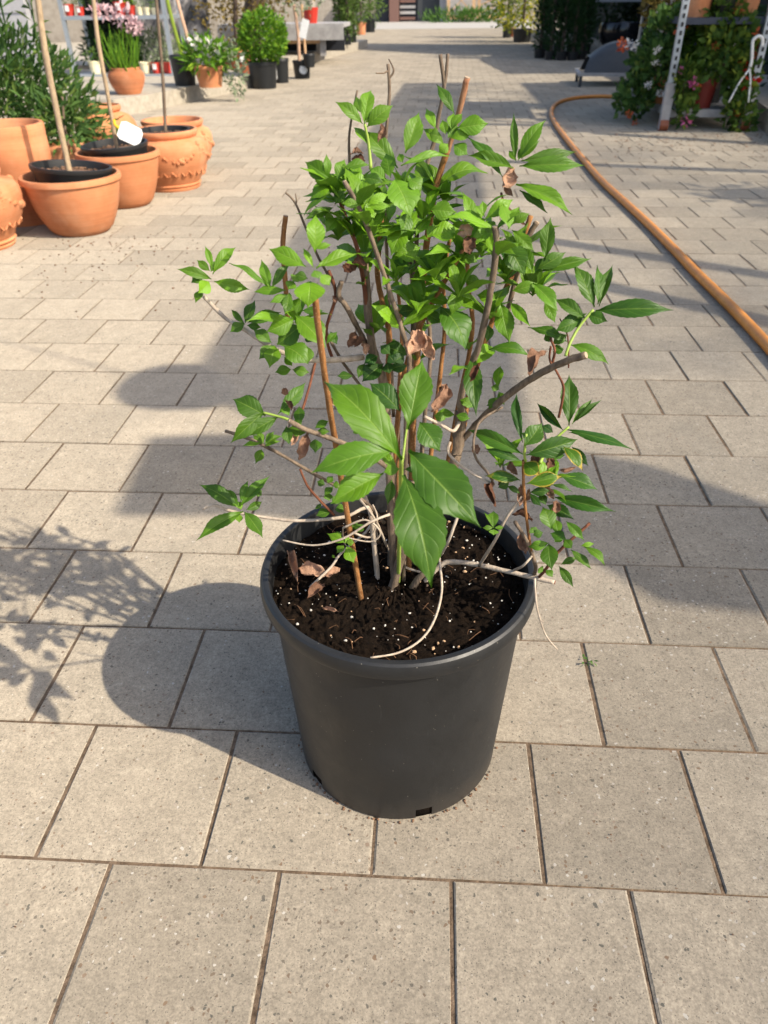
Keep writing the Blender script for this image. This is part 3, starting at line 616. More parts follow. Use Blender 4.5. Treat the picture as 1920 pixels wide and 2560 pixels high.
ros('7', .03, .5, [(1200, 640, 958, 570, 72), (1210, 600, 1200, 342, 42), (1230, 590, 1372, 383, 78, {'t': -.15}), (1240, 600, 1535, 550, 72, {'t': .1}), (1230, 630, 1580, 625, 82), (1140, 690, 953, 478, 62, {'t': .15}), (1210, 730, 1513, 887, 84, {'t': -.1}), (1230, 760, 1383, 880, 44), (1215, 600, 1175, 545, 30, {'t': -.3}), (1225, 600, 1255, 520, 35, {'t': -.3}), (1240, 590, 1340, 490, 40)])
ros('7', -.02, .25, [(1040, 920, 903, 890, 52), (1050, 905, 1198, 805, 72), (1040, 890, 1035, 812, 38), (1140, 830, 1180, 965, 85), (1100, 950, 963, 1045, 62), (1190, 970, 1312, 1085, 64, {'t': -.1}), (1170, 965, 1232, 845, 64, {'t': -.1}), (1200, 935, 1285, 880, 52), (1045, 900, 985, 835, 35), (1040, 930, 1100, 990, 70, {'t': .2})])
ros('7', .0, .6, [(1370, 1130, 1395, 900, 76), (1325, 1175, 1478, 1085, 76), (1335, 1190, 1615, 1120, 62), (1300, 1190, 1245, 1045, 60, {'t': -.1}), (1262, 1205, 1150, 1018, 125, {'t': .2}), (1310, 1200, 1370, 1110, 50)])
ros('7', -.01, .33, [(705, 1060, 568, 1105, 115, {'t': -.15}), (760, 1000, 912, 958, 105, {'t': -.2}), (760, 860, 895, 872, 95), (520, 960, 355, 1005, 76), (460, 950, 562, 992, 66), (625, 960, 548, 1105, 105), (640, 875, 600, 995, 80, {'t': .2}), (680, 1000, 762, 898, 66), (850, 1080, 770, 1150, 80), (700, 1120, 800, 1190, 80, {'t': .2}), (560, 1130, 650, 1200, 80, {'t': .3}), (900, 1090, 1010, 1140, 70), (620, 1000, 560, 930, 60), (740, 1010, 790, 940, 60, {'t': -.2}), (850, 900, 790, 820, 60)])
ros('8', -.01, .42, [(455, 565, 318, 525, 64, {'t': -.2}), (485, 498, 460, 625, 76, {'t': -.15}), (692, 545, 588, 520, 64, {'t': -.25}), (712, 560, 757, 765, 94), (762, 560, 862, 682, 54), (872, 462, 1002, 605, 84, {'t': .15}), (932, 560, 987, 665, 54), (402, 580, 535, 805, 155, {'t': .45}), (652, 800, 864, 830, 64, {'t': .3}), (572, 830, 588, 1135, 88, {'t': .4}), (700, 990, 712, 878, 54), (705, 1000, 662, 985, 44), (702, 1010, 730, 1080, 40), (245, 830, 108, 780, 84, {'t': .4}), (742, 262, 833, 422, 115, {'t': .3}), (500, 382, 350, 378, 70), (560, 345, 500, 298, 60), (240, 470, 325, 522, 74, {'t': -.1}), (620, 470, 520, 440, 60), (770, 500, 900, 460, 60), (330, 610, 420, 660, 60, {'t': .3}), (640, 760, 650, 670, 50, {'t': .3}), (280, 600, 190, 610, 60, {'t': .3}), (150, 900, 240, 880, 60, {'t': .4}), (120, 870, 10, 960, 90, {'t': .45}), (90, 830, 20, 870, 60, {'t': .4}), (140, 860, 150, 920, 60, {'t': .4}), (520, 1050, 580, 1090, 60, {'t': .2}), (640, 1080, 730, 1060, 50, {'t': .2}), (700, 1040, 650, 1100, 50), (480, 1130, 380, 1120, 50, {'t': .1})])
Br([(*D('8', 970, 880), -.03), (*D('8', 985, 800), -.03), (*D('8', 965, 740), -.02), (*D('8', 985, 690), -.01)], 1.6, 1.2, BRED, 'twig', 6)
Br([(*D('8', 1005, 1140), -.03), (*D('8', 1030, 1000), -.035), (*D('8', 1000, 920), -.035), (*D('8', 960, 850), -.03), (*D('8', 965, 780), -.03)], 1.5, 1.3, BRED, 'twig', 6)
Br([(*D('8', 1055, 890), -.03), (*D('8', 1050, 730), -.02), (*D('8', 1010, 640), -.01)], 1.0, .8, BRED, 'twig', 5)
Br([(*D('8', 1040, 830), -.04), (*D('8', 1060, 770), -.035), (*D('8', 1110, 680), -.025), (*D('8', 1180, 595), -.02)], 2.3, 1.5, BGRN, 'shoot', 7)
ros('8', -.02, .72, [(1182, 585, 1078, 358, 84), (1200, 570, 1200, 368, 58, {'t': .1}), (1210, 580, 1278, 368, 54, {'t': -.1}), (1190, 602, 1588, 597, 94), (1150, 620, 1253, 655, 62), (1142, 645, 982, 540, 66), (1105, 660, 985, 705, 66), (990, 705, 1150, 610, 70), (1052, 762, 848, 688, 60), (1062, 772, 1258, 872, 70, {'t': -.1}), (1032, 795, 974, 808, 64), (1100, 690, 1090, 600, 50), (960, 760, 935, 720, 30), (975, 770, 1050, 720, 50)])
Br([(*D('2', 730, 840), -.05), (*D('2', 722, 780), -.055), (*D('2', 735, 650), -.055)], 2.4, 1.6, BGRN, 'shoot', 7)
Br([(*D('2', 830, 850), -.02), (*D('2', 900, 720), .01), (*D('2', 1030, 600), .02)], 2.2, 1.5, BGRN, 'shoot', 7)
ros('2', .02, .88, [(1030, 592, 1030, 235, 116), (1050, 582, 1192, 408, 54, {'t': -.2}), (1085, 560, 1258, 412, 38), (1010, 622, 1480, 758, 90), (1030, 640, 1225, 660, 44), (992, 625, 806, 433, 64), (920, 640, 840, 590, 60)])
ros('2', -.06, .86, [(712, 792, 328, 618, 100), (712, 710, 668, 365, 64), (722, 735, 845, 572, 125, {'t': -.15}), (735, 795, 1090, 685, 136), (700, 835, 445, 750, 66), (990, 738, 1125, 907, 86, {'y': .9, 't': -.2}), (1052, 738, 1165, 872, 66, {'dy': 0}), (780, 700, 700, 640, 60, {'dy': -.02})])
ros('2', -.05, .75, [(720, 850, 835, 935, 115, {'y': 1, 't': -.35}), (740, 995, 982, 940, 100, {'y': .8, 't': -.2}), (692, 972, 445, 938, 86, {'y': .3}), (960, 935, 1228, 1035, 116, {'dy': -.02}), (930, 1088, 1355, 1187, 96, {'dy': -.03}), (905, 1000, 1055, 1052, 34), (880, 1145, 1068, 1242, 84, {'dy': -.02}), (760, 1052, 905, 1040, 60), (692, 1062, 598, 1008, 40), (870, 1140, 830, 1060, 60), (760, 1060, 840, 1150, 50), (540, 1020, 620, 980, 60), (930, 800, 870, 830, 80, {'y': .5, 'dy': 0}), (1000, 800, 900, 810, 70, {'dy': 0})])
ros('2', -.065, .55, [(905, 1310, 848, 1150, 116), (900, 1338, 1015, 1382, 84, {'t': .15}), (890, 1402, 745, 1430, 66), (892, 1408, 912, 1592, 116), (870, 1590, 918, 1642, 50), (955, 1345, 930, 1235, 70, {'t': -.1}), (1010, 1255, 1135, 1385, 64), (800, 1335, 765, 1295, 64), (850, 1600, 815, 1580, 60), (960, 1562, 1062, 1712, 60), (975, 1552, 1085, 1508, 48), (1040, 1452, 1188, 1585, 60, {'t': -.1}), (1130, 1432, 1280, 1562, 64, {'t': -.25}), (1110, 1425, 1205, 1408, 34, {'t': -.3}), (1050, 1440, 995, 1375, 64), (850, 1330, 780, 1350, 60), (930, 1400, 990, 1350, 60, {'t': .1})])
ros('2', -.055, .45, [(510, 1302, 510, 1178, 74), (515, 1300, 582, 1295, 34), (505, 1297, 432, 1298, 34), (510, 1308, 508, 1350, 64), (500, 1292, 438, 1188, 22)])
# the big tip in front
ros('1', -.185, .60, [(1175, 655, 740, 208, 225, {'t': -.15, 'me': LM[2]}), (1212, 480, 1290, 82, 178, {'dy': -.16, 'me': LM[5]}), (1130, 600, 666, 724, 185, {'me': LM[0]}), (1075, 728, 775, 897, 146, {'t': -.2}), (1185, 735, 1342, 1368, 262, {'t': .05, 'dy': -.197, 'me': LM[7], 'tilt': .35}), (1212, 600, 1620, 1030, 250, {'t': .12, 'me': LM[4]}), (1165, 375, 995, 218, 135, {'t': .25, 'dy': -.15}), (1275, 440, 1392, 605, 140, {'t': .2, 'dy': -.15}), (1120, 760, 1095, 905, 60, {'dy': -.17}), (1150, 715, 1035, 590, 52, {'t': -.3}), (1185, 705, 1355, 712, 55, {'t': -.15}), (1165, 700, 1070, 720, 60, {'t': -.3})], jit=.06, roll=.12)
Br([(870, 992, -.172), (874, 960, -.165), (880, 915, -.158)], 1.3, .9, BGRN, 'shoot', 7)
ros('1', -.075, .58, [(412, 402, 228, 308, 116, {'t': .1}), (400, 382, 215, 556, 84), (482, 412, 298, 522, 76), (482, 392, 638, 213, 76, {'t': .15}), (545, 402, 508, 345, 50), (602, 455, 600, 345, 66), (540, 470, 640, 500, 66, {'t': -.2}), (690, 472, 768, 433, 46), (700, 492, 773, 490, 40), (690, 535, 690, 612, 66), (530, 460, 545, 565, 60), (560, 460, 620, 430, 50)])
Br([(*D('1', 640, 480), -.08), (*D('1', 540, 425), -.08), (*D('1', 480, 405), -.077), (*D('1', 400, 385), -.075)], 1.8, 1.3, BGRN, 'shoot', 6)
ros('1', -.045, .3, [(392, 560, 280, 572, 30), (400, 560, 368, 488, 40), (410, 560, 462, 488, 36), (412, 572, 508, 515, 36), (392, 590, 355, 672, 52), (410, 575, 500, 545, 30), (395, 560, 340, 510, 34)])
ros('1', -.03, .52, [(262, 922, 42, 788, 82, {'t': .1}), (262, 910, 175, 815, 66), (270, 912, 438, 738, 66), (302, 930, 395, 882, 46), (288, 942, 22, 1103, 78), (296, 942, 398, 1088, 82), (272, 885, 315, 765, 40), (360, 832, 392, 850, 40, {'dy': -.01}), (265, 950, 265, 1003, 40, {'t': -.4}), (275, 930, 250, 880, 44, {'t': -.4})])
ros('1', -.06, .15, [(860, 1112, 757, 1063, 54), (868, 1112, 910, 1112, 40), (868, 1130, 908, 1228, 70), (852, 1130, 812, 1172, 50), (860, 1120, 880, 1080, 30), (800, 1185, 785, 1195, 20)])
ros('1', -.04, .55, [(790, 790, 830, 788, 40), (760, 835, 770, 880, 50), (800, 930, 865, 930, 60), (780, 942, 695, 962, 60), (790, 900, 825, 850, 50), (745, 790, 700, 770, 40), (760, 780, 790, 740, 40), (720, 920, 700, 900, 40), (790, 800, 740, 850, 44), (840, 1060, 800, 1080, 40, {'t': -.2}), (960, 1010, 920, 1060, 50), (880, 1040, 930, 1000, 44)])
ros('1', -.02, .5, [(942, 462, 828, 402, 56), (942, 472, 1005, 492, 46), (902, 182, 812, 180, 56, {'t': .2}), (932, 192, 972, 108, 46), (962, 202, 1012, 108, 76, {'t': .3}), (1110, 55, 1055, 8, 60, {'t': .3}), (1140, 110, 1100, 60, 60, {'t': .4}), (1130, 100, 1190, 60, 66, {'t': .4}), (1422, 422, 1355, 398, 54), (1562, 345, 1500, 312, 54), (1480, 400, 1560, 420, 50), (1250, 330, 1190, 380, 60, {'t': .4}), (950, 480, 900, 500, 40)])
# leaves in the heart of the bush, in opposite pairs along the inner canes
g = random.Random(99); tries = 0; inner_v = []; inner_f = []; inner_uv = []; NI = 0
while NI < 84 and tries < 9000:
    tries += 1; P, r0 = g.choice(STEMS[:30]+STEMS[-20:]); i = g.randrange(len(P)-1); t = g.random(); p = P[i].lerp(P[i+1], t)
    d = p-CAM; c = d.dot(FWD); X = (d.dot(RGT)/c*F_PX+960)/K; Y = (1280-d.dot(UPV)/c*F_PX)/K
    if not (705 < X < 1105 and 400 < Y < 830) or (Y > 640 and g.random() < .55): continue
    a0 = g.uniform(0, 6.28)
    for q in (0, math.pi):
        a = a0+q; dr = Vector((math.cos(a), math.sin(a), g.uniform(.1, 1.0))).normalized(); L = g.uniform(.026, .052); W = L*g.uniform(.30, .42)
        nn = UPZ+Vector((g.uniform(-.4, .4), g.uniform(-.7, .1), 0)); tone = g.uniform(.0, .6)
        if NLEAF[0] < 300: put_leaf(p, p+dr*L, W, nn, tone)
        else:
            z = (nn-dr*nn.dot(dr)).normalized(); x = dr.cross(z); me = g.choice(LM); n0 = len(inner_v); b0 = p-SHL
            inner_v += [b0+x*(v.co.x*W)+dr*(v.co.y*L)+z*(v.co.z*L) for v in me.vertices]
            uvl = me.uv_layers['UVMap'].data
            for pl in me.polygons:
                inner_f.append(tuple(n0+k for k in pl.vertices)); inner_uv += [tuple(uvl[k].uv) for k in pl.loop_indices]
        NI += 1
def joined_leaf(p, dr, L, W, nn, me):
    z = (nn-dr*nn.dot(dr)).normalized(); x = dr.cross(z); n0 = len(inner_v); b0 = p-SHL; uvl = me.uv_layers['UVMap'].data
    inner_v.extend([b0+x*(v.co.x*W)+dr*(v.co.y*L)+z*(v.co.z*L) for v in me.vertices])
    for pl in me.polygons:
        inner_f.append(tuple(n0+k for k in pl.vertices)); inner_uv.extend([tuple(uvl[k].uv) for k in pl.loop_indices])
for X, Y, dy in ((760, 425, .0), (815, 465, .02), (868, 425, .05), (915, 480, .04), (955, 520, .02), (1000, 560, -.01), (880, 535, .0), (800, 520, -.02), (940, 605, -.03), (1040, 555, .0), (1092, 610, .02), (990, 645, -.03), (855, 610, -.02), (905, 680, -.02), (1058, 690, .0), (1118, 560, .03), (1020, 500, .02), (730, 520, .0), (1150, 640, .02), (960, 440, .06), (1080, 1010, -.02), (1180, 1060, -.03), (640, 700, -.02)):
    p = P3(X, Y, dy); a0 = g.uniform(0, 6.28); nl = g.randint(6, 8)
    for k in range(nl):
        a = a0 + k*2.4; el = math.radians(12+62*(k/nl)); dr = Vector((math.cos(a)*math.cos(el), math.sin(a)*math.cos(el), math.sin(el))); L = g.uniform(.032, .056)*(1-.35*k/nl)
        joined_leaf(p, dr, L, L*g.uniform(.26, .36), UPZ - Vector((math.cos(a), math.sin(a), 0))*.4, g.choice(LM)); NI += 1
if inner_f:
    me = mesh('inner_leaves', inner_v, inner_f, True, LEAF); l = me.uv_layers.new(name='UVMap')
    for k, u in enumerate(inner_uv): l.data[k].uv = u
    o = kind(link('inner_leaves', me, None, shrub), 'stuff'); o.color = (.12, 0, .5, 1)
print('leaf objects', NLEAF[0], 'joined', NI)

# withered leaves still on the stems
for c, dy, ls in (('7', .04, [(400, 560, 330, 560, 60, .35), (410, 600, 340, 590, 50, .2), (1195, 640, 1140, 740, 90, .75), (1160, 720, 1195, 790, 40, .5), (1130, 770, 1250, 940, 40, .1), (500, 400, 480, 500, 40, .4)]),
                  ('7', -.03, [(985, 960, 900, 990, 70, .75), (960, 1000, 965, 1095, 75, .25), (330, 1150, 300, 1190, 60, .1), (340, 1140, 420, 1150, 40, .2)]),
                  ('8', -.05, [(290, 700, 240, 830, 80, .9), (330, 720, 370, 850, 70, .85), (300, 700, 330, 800, 80, .95), (440, 970, 370, 1110, 70, .35), (420, 980, 400, 1060, 70, .2), (940, 800, 850, 920, 60, .2), (600, 870, 560, 960, 40, .1)]),
                  ('6', -.01, [(1350, 500, 1260, 570, 70, .1), (1180, 740, 1200, 800, 40, .35), (1340, 1000, 1290, 1110, 70, .08), (1400, 1040, 1330, 1110, 60, .15), (1390, 1080, 1420, 1160, 60, .7)]),
                  ('2', -.04, [(830, 780, 790, 880, 70, .25), (900, 800, 880, 895, 66, .15), (620, 840, 670, 930, 60, .15), (540, 1000, 620, 960, 80, .2), (500, 960, 515, 1150, 45, .15), (850, 1020, 925, 1100, 60, .55), (940, 1110, 930, 1210, 60, .3), (700, 1000, 690, 1150, 50, .5), (760, 1030, 690, 1130, 40, .6), (640, 1200, 780, 1240, 40, .15), (700, 1330, 735, 1480, 70, .5), (730, 1350, 690, 1400, 60, .45), (960, 900, 1080, 880, 30, .5), (370, 720, 400, 790, 60, .35), (840, 1610, 890, 1600, 50, .15)]),
                  ('1', -.075, [(600, 500, 560, 570, 44, .8), (650, 500, 600, 650, 66, .4), (540, 260, 500, 275, 44, .25), (560, 370, 525, 310, 30, .1), (790, 300, 850, 340, 50, .95), (770, 310, 840, 345, 40, .9)])):
    for q in ls: ros(c, dy, q[5], [q[:5]], dry=True, roll=.9, jit=.4)
# withered leaves lying on the soil
for i, (a, bb, wd, tone, lab) in enumerate((((545, 1160), (590, 1330), .016, .72, 'narrow tan dead leaf by the left rim on the potting soil'), ((600, 1260), (760, 1290), .030, .88, 'broad beige dead leaf with holes on the potting soil'),
        ((750, 1300), (830, 1255), .018, .80, 'small tan dead leaf beside the broad beige one on the soil'), ((740, 1345), (645, 1425), .021, .22, 'crumpled reddish dead leaf on the potting soil'), ((735, 1480), (820, 1500), .008, .7, 'thin curled dead leaf flake near the front of the soil'))):
    p = G(*D('1', *a), .281); q = G(*D('1', *bb), .284)
    o = put_leaf(p, q, wd, UPZ + Vector((random.uniform(-.5, .5), -.4, 0)), tone, DM[i], dry=True, parent=False, name='dead_leaf', zs=.75)
    tag(o, lab, 'dead leaf')

# ------------------------------------------------------------------ terracotta pots on the left
def hview(p): v = Vector((p.x, p.y, 0)); return v.normalized()
def place(fb, base_w, zlev=0.0):
    p = G(fb[0], fb[1], zlev); rb = MET(base_w, p)/2; return p + hview(p)*rb, rb
def terra(name, label, fb, bw, rc, rw, shape, group=None, belly=None, zlev=0.0, m=None, seg=56):
    c, rb = place(fb, bw, zlev); H = ZAT(*rc, c)-zlev; rr = MET(rw, c + Vector((0, 0, H)))/2; o = empty(name, c, label, 'pot', group)
    be = MET(belly, c)/2 if belly else rr
    if shape == 'bowl': pr = [(rb*.9, 0), (rb, .008), (rb*1.12, .03*H/.3), (rb+(rr-rb)*.45, H*.30), (rb+(rr-rb)*.62, H*.46), (rb+(rr-rb)*.625, H*.465), (rb+(rr-rb)*.65, H*.50), (rb+(rr-rb)*.66, H*.51), (rb+(rr-rb)*.80, H*.72), (rr*.955, H*.885), (rr*.955, H*.90), (rr, H*.905), (rr*1.005, H*.95), (rr*.985, H), (rr*.93, H*1.005), (rr*.91, H*.97), (rr*.84, H*.6), (rr*.02, H*.5)]
    elif shape == 'cyl': pr = [(rb, 0), (rb*1.0, .01), (rb+(rr-rb)*.7, H*.62), (rb+(rr-rb)*.7+.002, H*.63), (rb+(rr-rb)*.9, H*.85), (rr*.985, H*.86), (rr, H*.9), (rr, H*.985), (rr*.98, H), (rr*.90, H), (rr*.88, H*.97), (rr*.86, H*.3), (.01, H*.28)]
    elif shape == 'ornate': pr = [(rb*.97, 0), (rb, .01), (rb*.98, H*.05), (rb*1.04, H*.09), (rb*1.0, H*.12), (rb*1.05, H*.15), (rb*1.08, H*.20), (be*.90, H*.36), (be*.905, H*.38), (be*.93, H*.41), (be*.97, H*.52), (be, H*.64), (be*.985, H*.74), (be*.92, H*.82), (rr*.95, H*.86), (rr*.93, H*.88), (rr*.98, H*.90), (rr, H*.93), (rr*1.02, H*.97), (rr, H), (rr*.93, H), (rr*.89, H*.95), (rr*.86, H*.6), (.01, H*.55)]
    elif shape == 'urn': pr = [(rb, 0), (rb*1.1, H*.1), (be*.85, H*.35), (be, H*.55), (be*.95, H*.68), (be*.8, H*.80), (rr*.93, H*.86), (rr*.9, H*.88), (rr*.99, H*.90), (rr*1.02, H*.94), (rr, H*.99), (rr*.93, H), (rr*.85, H*.93), (rr*.83, H*.7), (.01, H*.65)]
    elif shape == 'ribbed':
        pr = [(rb, 0), (rb*1.02, .005)]; nb = 15
        for k in range(nb):
            t = (k+.5)/nb; q = rb+(be-rb)*math.sin(min(1, t*1.35)*math.pi/2) - (be-rr*.93)*max(0, (t-.72)/.28)**2
            pr += [(q-.007, H*.93*(k/nb)+.004), (q+.005, H*.93*(k+.5)/nb)]
        pr += [(rr*.95, H*.94), (rr, H*.955), (rr, H*.99), (rr*.93, H), (rr*.86, H*.9), (rr*.8, H*.75), (.01, H*.75)]
    else: pr = [(rb, 0), (rb*1.0, .01), (rb+(rr-rb)*.8, H*.8), (rr*.97, H*.82), (rr, H*.84), (rr, H*.98), (rr*.97, H), (rr*.9, H), (rr*.87, H*.9), (.01, H*.86)]
    b = MB().lathe(pr, seg).build('body', m or TERRA, o); smooth_by_angle(b, 50)
    if shape == 'ornate':
        gl = MB()
        for s in range(5):
            for k in range(17):
                t = k/16; a = 2*math.pi*(s+t)/5 - .35; z = H*(.74-.20*math.sin(math.pi*t)); q = be*(.955 if z > H*.6 else .95)
                for e in range(2): gl.blob((q*math.cos(a)+random.uniform(-.006, .006), q*math.sin(a)+random.uniform(-.006, .006), z+random.uniform(-.008, .008)), be*(.034+.030*math.sin(math.pi*t)), 6, 4, (1, 1, 1), .15)
            a = 2*math.pi*s/5-.35; gl.blob((be*.93*math.cos(a), be*.93*math.sin(a), H*.78), be*.075, 8, 5)
            for k in range(5): gl.blob((be*.975*math.cos(a), be*.975*math.sin(a), H*(.72-.035*k)), be*.045*(1-.12*k), 6, 4)
        gl.build('garland', m or TERRA, o, True)
        bn = MB(); nn = 26
        for k in range(nn):
            a = 2*math.pi*k/nn; q = be*.892
            if k % 2: bn.blob((q*math.cos(a), q*math.sin(a), H*.345), be*.032, 6, 4)
            for e in (-1, 1):
                bn.bar((q*.965*math.cos(a+e*.10), q*.965*math.sin(a+e*.10), H*.28), (q*.985*math.cos(a), q*.985*math.sin(a), H*.37), .006, .006)
        bn.build('relief_band', m or TERRA, o)
    return o, c, rb, rr, H
def inner(o, c, rr, H, trunk, label, tilt=0.0, lift=.0, bark=True, tr=.013, tag_at=None, name='young_tree'):
    q = empty('nursery_pot', c + Vector((0, 0, H*.55)), label, 'pot', rz=0)
    q.rotation_euler = (0, tilt, .6)
    r = rr*.80; h = H*.45+lift
    b = MB().lathe([(r*.80, 0), (r*.95, h*.80), (r*.985, h*.86), (r, h*.90), (r, h*.99), (r*.97, h), (r*.93, h*.99), (r*.91, h*.86), (r*.9, h*.72)], 40).build('body', BLACK, q); smooth_by_angle(b, 50)
    s = MB(); g = random.Random(int(c.x*1000)); s.lathe([(r*.91, h*.74), (r*.5, h*.80), (r*.1, h*.84), (.001, h*.84)], 20); s.build('soil', SOILB, q)
    ch = MB()
    for i in range(90):
        a = g.uniform(0, 6.28); e = r*.85*math.sqrt(g.random()); ch.blob((e*math.cos(a), e*math.sin(a), h*.80), g.uniform(.004, .012), 5, 3, (1, .7, .5), .3)
    kind(ch.build('bark_chips', SOILB, q), 'stuff')
    base = c + Vector((0, 0, H*.55+h*.80))
    return base
def trunk_tree(base, pix, r, label, m=TRUNK, crown=None, seed=1, cm=None):
    t = empty('young_tree', base, label, 'tree'); top = AT(*pix, base.y+.02); d = top-base; full = base + d*(1.55/max(.2, d.z))
    g = random.Random(seed); pts = []; rad = []
    for i in range(8):
        k = i/7; pts.append((full-base)*k + Vector((g.gauss(0, .006), g.gauss(0, .006), 0))*(1 if 0 < i else 0)); rad.append(r*(1-.35*k)*(1.12 if i in (2, 4) else 1))
    pts[0] = Vector((0, 0, -.05)); MB().tube(pts, rad, 9, True, .06, 4).build('trunk', m, t, True)
    leaf_mass([(full-base, .32, .32, .28)], 700, .05, .022, seed).build('crown', cm or F_BOX, t)
    return t
def leaf_mass(balls, n, L, W, seed, up_b=.3, thick=.35):
    q = MB(); g = random.Random(seed); tot = sum(b[1]*b[2]*b[3] for b in balls)
    lumps = []
    for c, a, b2, c2 in balls:
        for k in range(7): lumps.append((g.gauss(0, 1), g.gauss(0, 1), g.gauss(0, 1)))
    for ball in balls:
        c, rx, ry, rz = ball; c = Vector(c)
        for k in range(max(4, int(n*rx*ry*rz/tot))):
            v = Vector((g.gauss(0, 1), g.gauss(0, 1), g.gauss(0, 1))).normalized(); rad = g.random()**thick * (1+.22*mnoise.noise(v*2.3+Vector((seed, 0, 0))))
            p = c + Vector((v.x*rx*rad, v.y*ry*rad, v.z*rz*rad))
            d = (v + Vector((g.gauss(0, .6), g.gauss(0, .6), g.gauss(0, .6)+up_b))).normalized(); s = d.cross(Vector((g.gauss(0, 1), g.gauss(0, 1), g.gauss(0, 1)))).normalized(); nn = d.cross(s)
            l = L*g.uniform(.6, 1.3); w2 = W*g.uniform(.6, 1.2)/2; i = len(q.v)
            q.v += [p, p+d*l*.5+s*w2+nn*l*.07, p+d*l, p+d*l*.5-s*w2+nn*l*.07]; q.f += [(i, i+1, i+2), (i, i+2, i+3)]
    return q
def stalks(n, c, spread, h0, h1, seed, L=.07, W=.010, r=.004, lean=.15, per=26):
    st = MB(); lf = MB(); g = random.Random(seed)
    for i in range(n):
        a = g.uniform(0, 6.28); e = spread*math.sqrt(g.random()); b = Vector(c)+Vector((e*math.cos(a), e*math.sin(a), 0)); H = g.uniform(h0, h1)
        tp = b + Vector((math.cos(a)*lean*H*g.random()+g.gauss(0, .03), math.sin(a)*lean*H*g.random()+g.gauss(0, .03), H)); md = b.lerp(tp, .5)+Vector((g.gauss(0, .02), g.gauss(0, .02), 0))
        st.tube([b, md, tp], [r, r*.8, r*.4], 5, False, 0, 3)
        for k in range(per):
            t = g.random()**.8; p = b.lerp(tp, t) + Vector((0, 0, 0)); b3 = g.uniform(0, 6.28); d = Vector((math.cos(b3), math.sin(b3), g.uniform(.1, 1.3))).normalized(); s = d.cross(UPZ).normalized()
            l = L*g.uniform(.5, 1.2); w2 = W*g.uniform(.6, 1.2)/2; j = len(lf.v); q = p+d*l*.55+Vector((0, 0, l*.08)); e2 = p+d*l-Vector((0, 0, l*.12))
            lf.v += [p, q+s*w2, e2, q-s*w2]; lf.f += [(j, j+1, j+2), (j, j+2, j+3)]
    return st, lf

OG = 'terracotta planters standing on the paving'
t1, c1, rb, rr, H = terra('terracotta_pot', 'smooth terracotta bowl pot with a black pot tilted inside it', (183, 513), 122, (176, 376), 210, 'bowl')
bs = inner(t1, c1, rr, H, None, 'black nursery pot with bark chips tilted in the smooth terracotta bowl', .10, .035)
trunk_tree(bs, (78, 4), .0125, 'slender tan tree trunk rising from the tilted black pot', seed=3)
t2, c2p, rb, rr, H = terra('terracotta_pot', 'terracotta bowl pot behind the tilted one, its young tree wearing a white tag', (278, 452), 104, (256, 326), 176, 'bowl')
bs2 = inner(t2, c2p, rr, H, None, 'black nursery pot sitting in the terracotta bowl beside the white tag', -.05, .035)
tr2 = trunk_tree(bs2, (207, 40), .010, 'thin forked young tree with a white tag round its trunk', seed=5)
tp = empty('plant_tag', AT(280, 288, c2p.y-.05), 'blank white plastic tag looped to the thin forked tree', 'tag')
MB().prism([(-.052, -.032), (-.035, -.045), (.04, -.045), (.058, -.02), (.058, .022), (.045, .042), (-.03, .046), (-.05, .035)], -.0012, .0012).build('card', WHITE, tp)
tp.rotation_euler = (1.05, .45, .15); tp.scale = (.95, .95, .95)
MB().tube([(-.05, 0, .0), (-.075, .01, -.003), (-.085, .03, -.006)], .007, 6).build('loop', YELL, tp)
t3, c3, rb, rr, H = terra('terracotta_pot', 'ornate terracotta pot with garland relief, black liner and grey trunk', (376, 416), 122, (355, 278), 140, 'ornate', belly=168)
bs3 = inner(t3, c3, rr, H, None, 'black nursery pot sunk in the ornate pot with the grey trunk', 0, .0)
trunk_tree(bs3, (336, 4), .0085, 'straight thin grey-brown trunk rising from the ornate garland pot', seed=9, m=BGREY)
p3b = c3 + Vector((-.065, .36, 0))
o3b = empty('terracotta_pot', p3b, 'ornate terracotta pot hidden behind the garland pot with the grey trunk', 'pot')
for ch in t3.children:
    q = ch.copy(); COL.objects.link(q); q.parent = o3b
terra('terracotta_pot', 'ornate terracotta garland pot cut by the edge beside the smooth bowl', (-46, 552), 172, (-66, 368), 190, 'ornate', belly=240)
terra('terracotta_pot', 'tall plain terracotta cylinder, empty, behind the smooth bowl', (66, 489), 150, (18, 266), 166, 'cyl')
t6, c6, rb, rr6, H6 = terra('terracotta_pot', 'low terracotta pot holding the wild yellow-flowered plants', (150, 400), 76, (152, 308), 100, 'std')
t7, c7, rb, rr7, H7 = terra('terracotta_pot', 'wide-shouldered terracotta urn with thick rolled rim', (243, 345), 90, (243, 226), 78, 'urn', belly=128)
hb1 = empty('tall_herb', (c6.x-.50, c6.y+.35, 0), 'dense tall narrow-leaved herb with small yellow flowers by the white panel wall', 'plant')
st, lf = stalks(24, (-.05, 0, .05), .48, .7, 1.7, 4, L=.11, W=.012, per=26, r=.005)
st.build('stems', F_MIX, hb1); lf.build('foliage', F_MIX, hb1)
leaf_mass([((.02, -.1, .30), .60, .45, .46)], 6000, .075, .020, 6).build('undergrowth', F_MIX, hb1)
leaf_mass([((-.30, -.35, .62), .22, .12, .25), ((-.05, -.4, .45), .2, .1, .2)], 70, .035, .028, 8).build('flowers', F_YEL, hb1); kind(bpy.data.objects['flowers'], 'stuff')
hb2 = empty('leafy_plant', (c6.x+.05, c6.y, H6*.85), 'leafy plant spilling over the low terracotta pot', 'plant')
leaf_mass([((0, 0, .12), .26, .24, .2)], 330, .08, .026, 14).build('foliage', F_MIX, hb2)
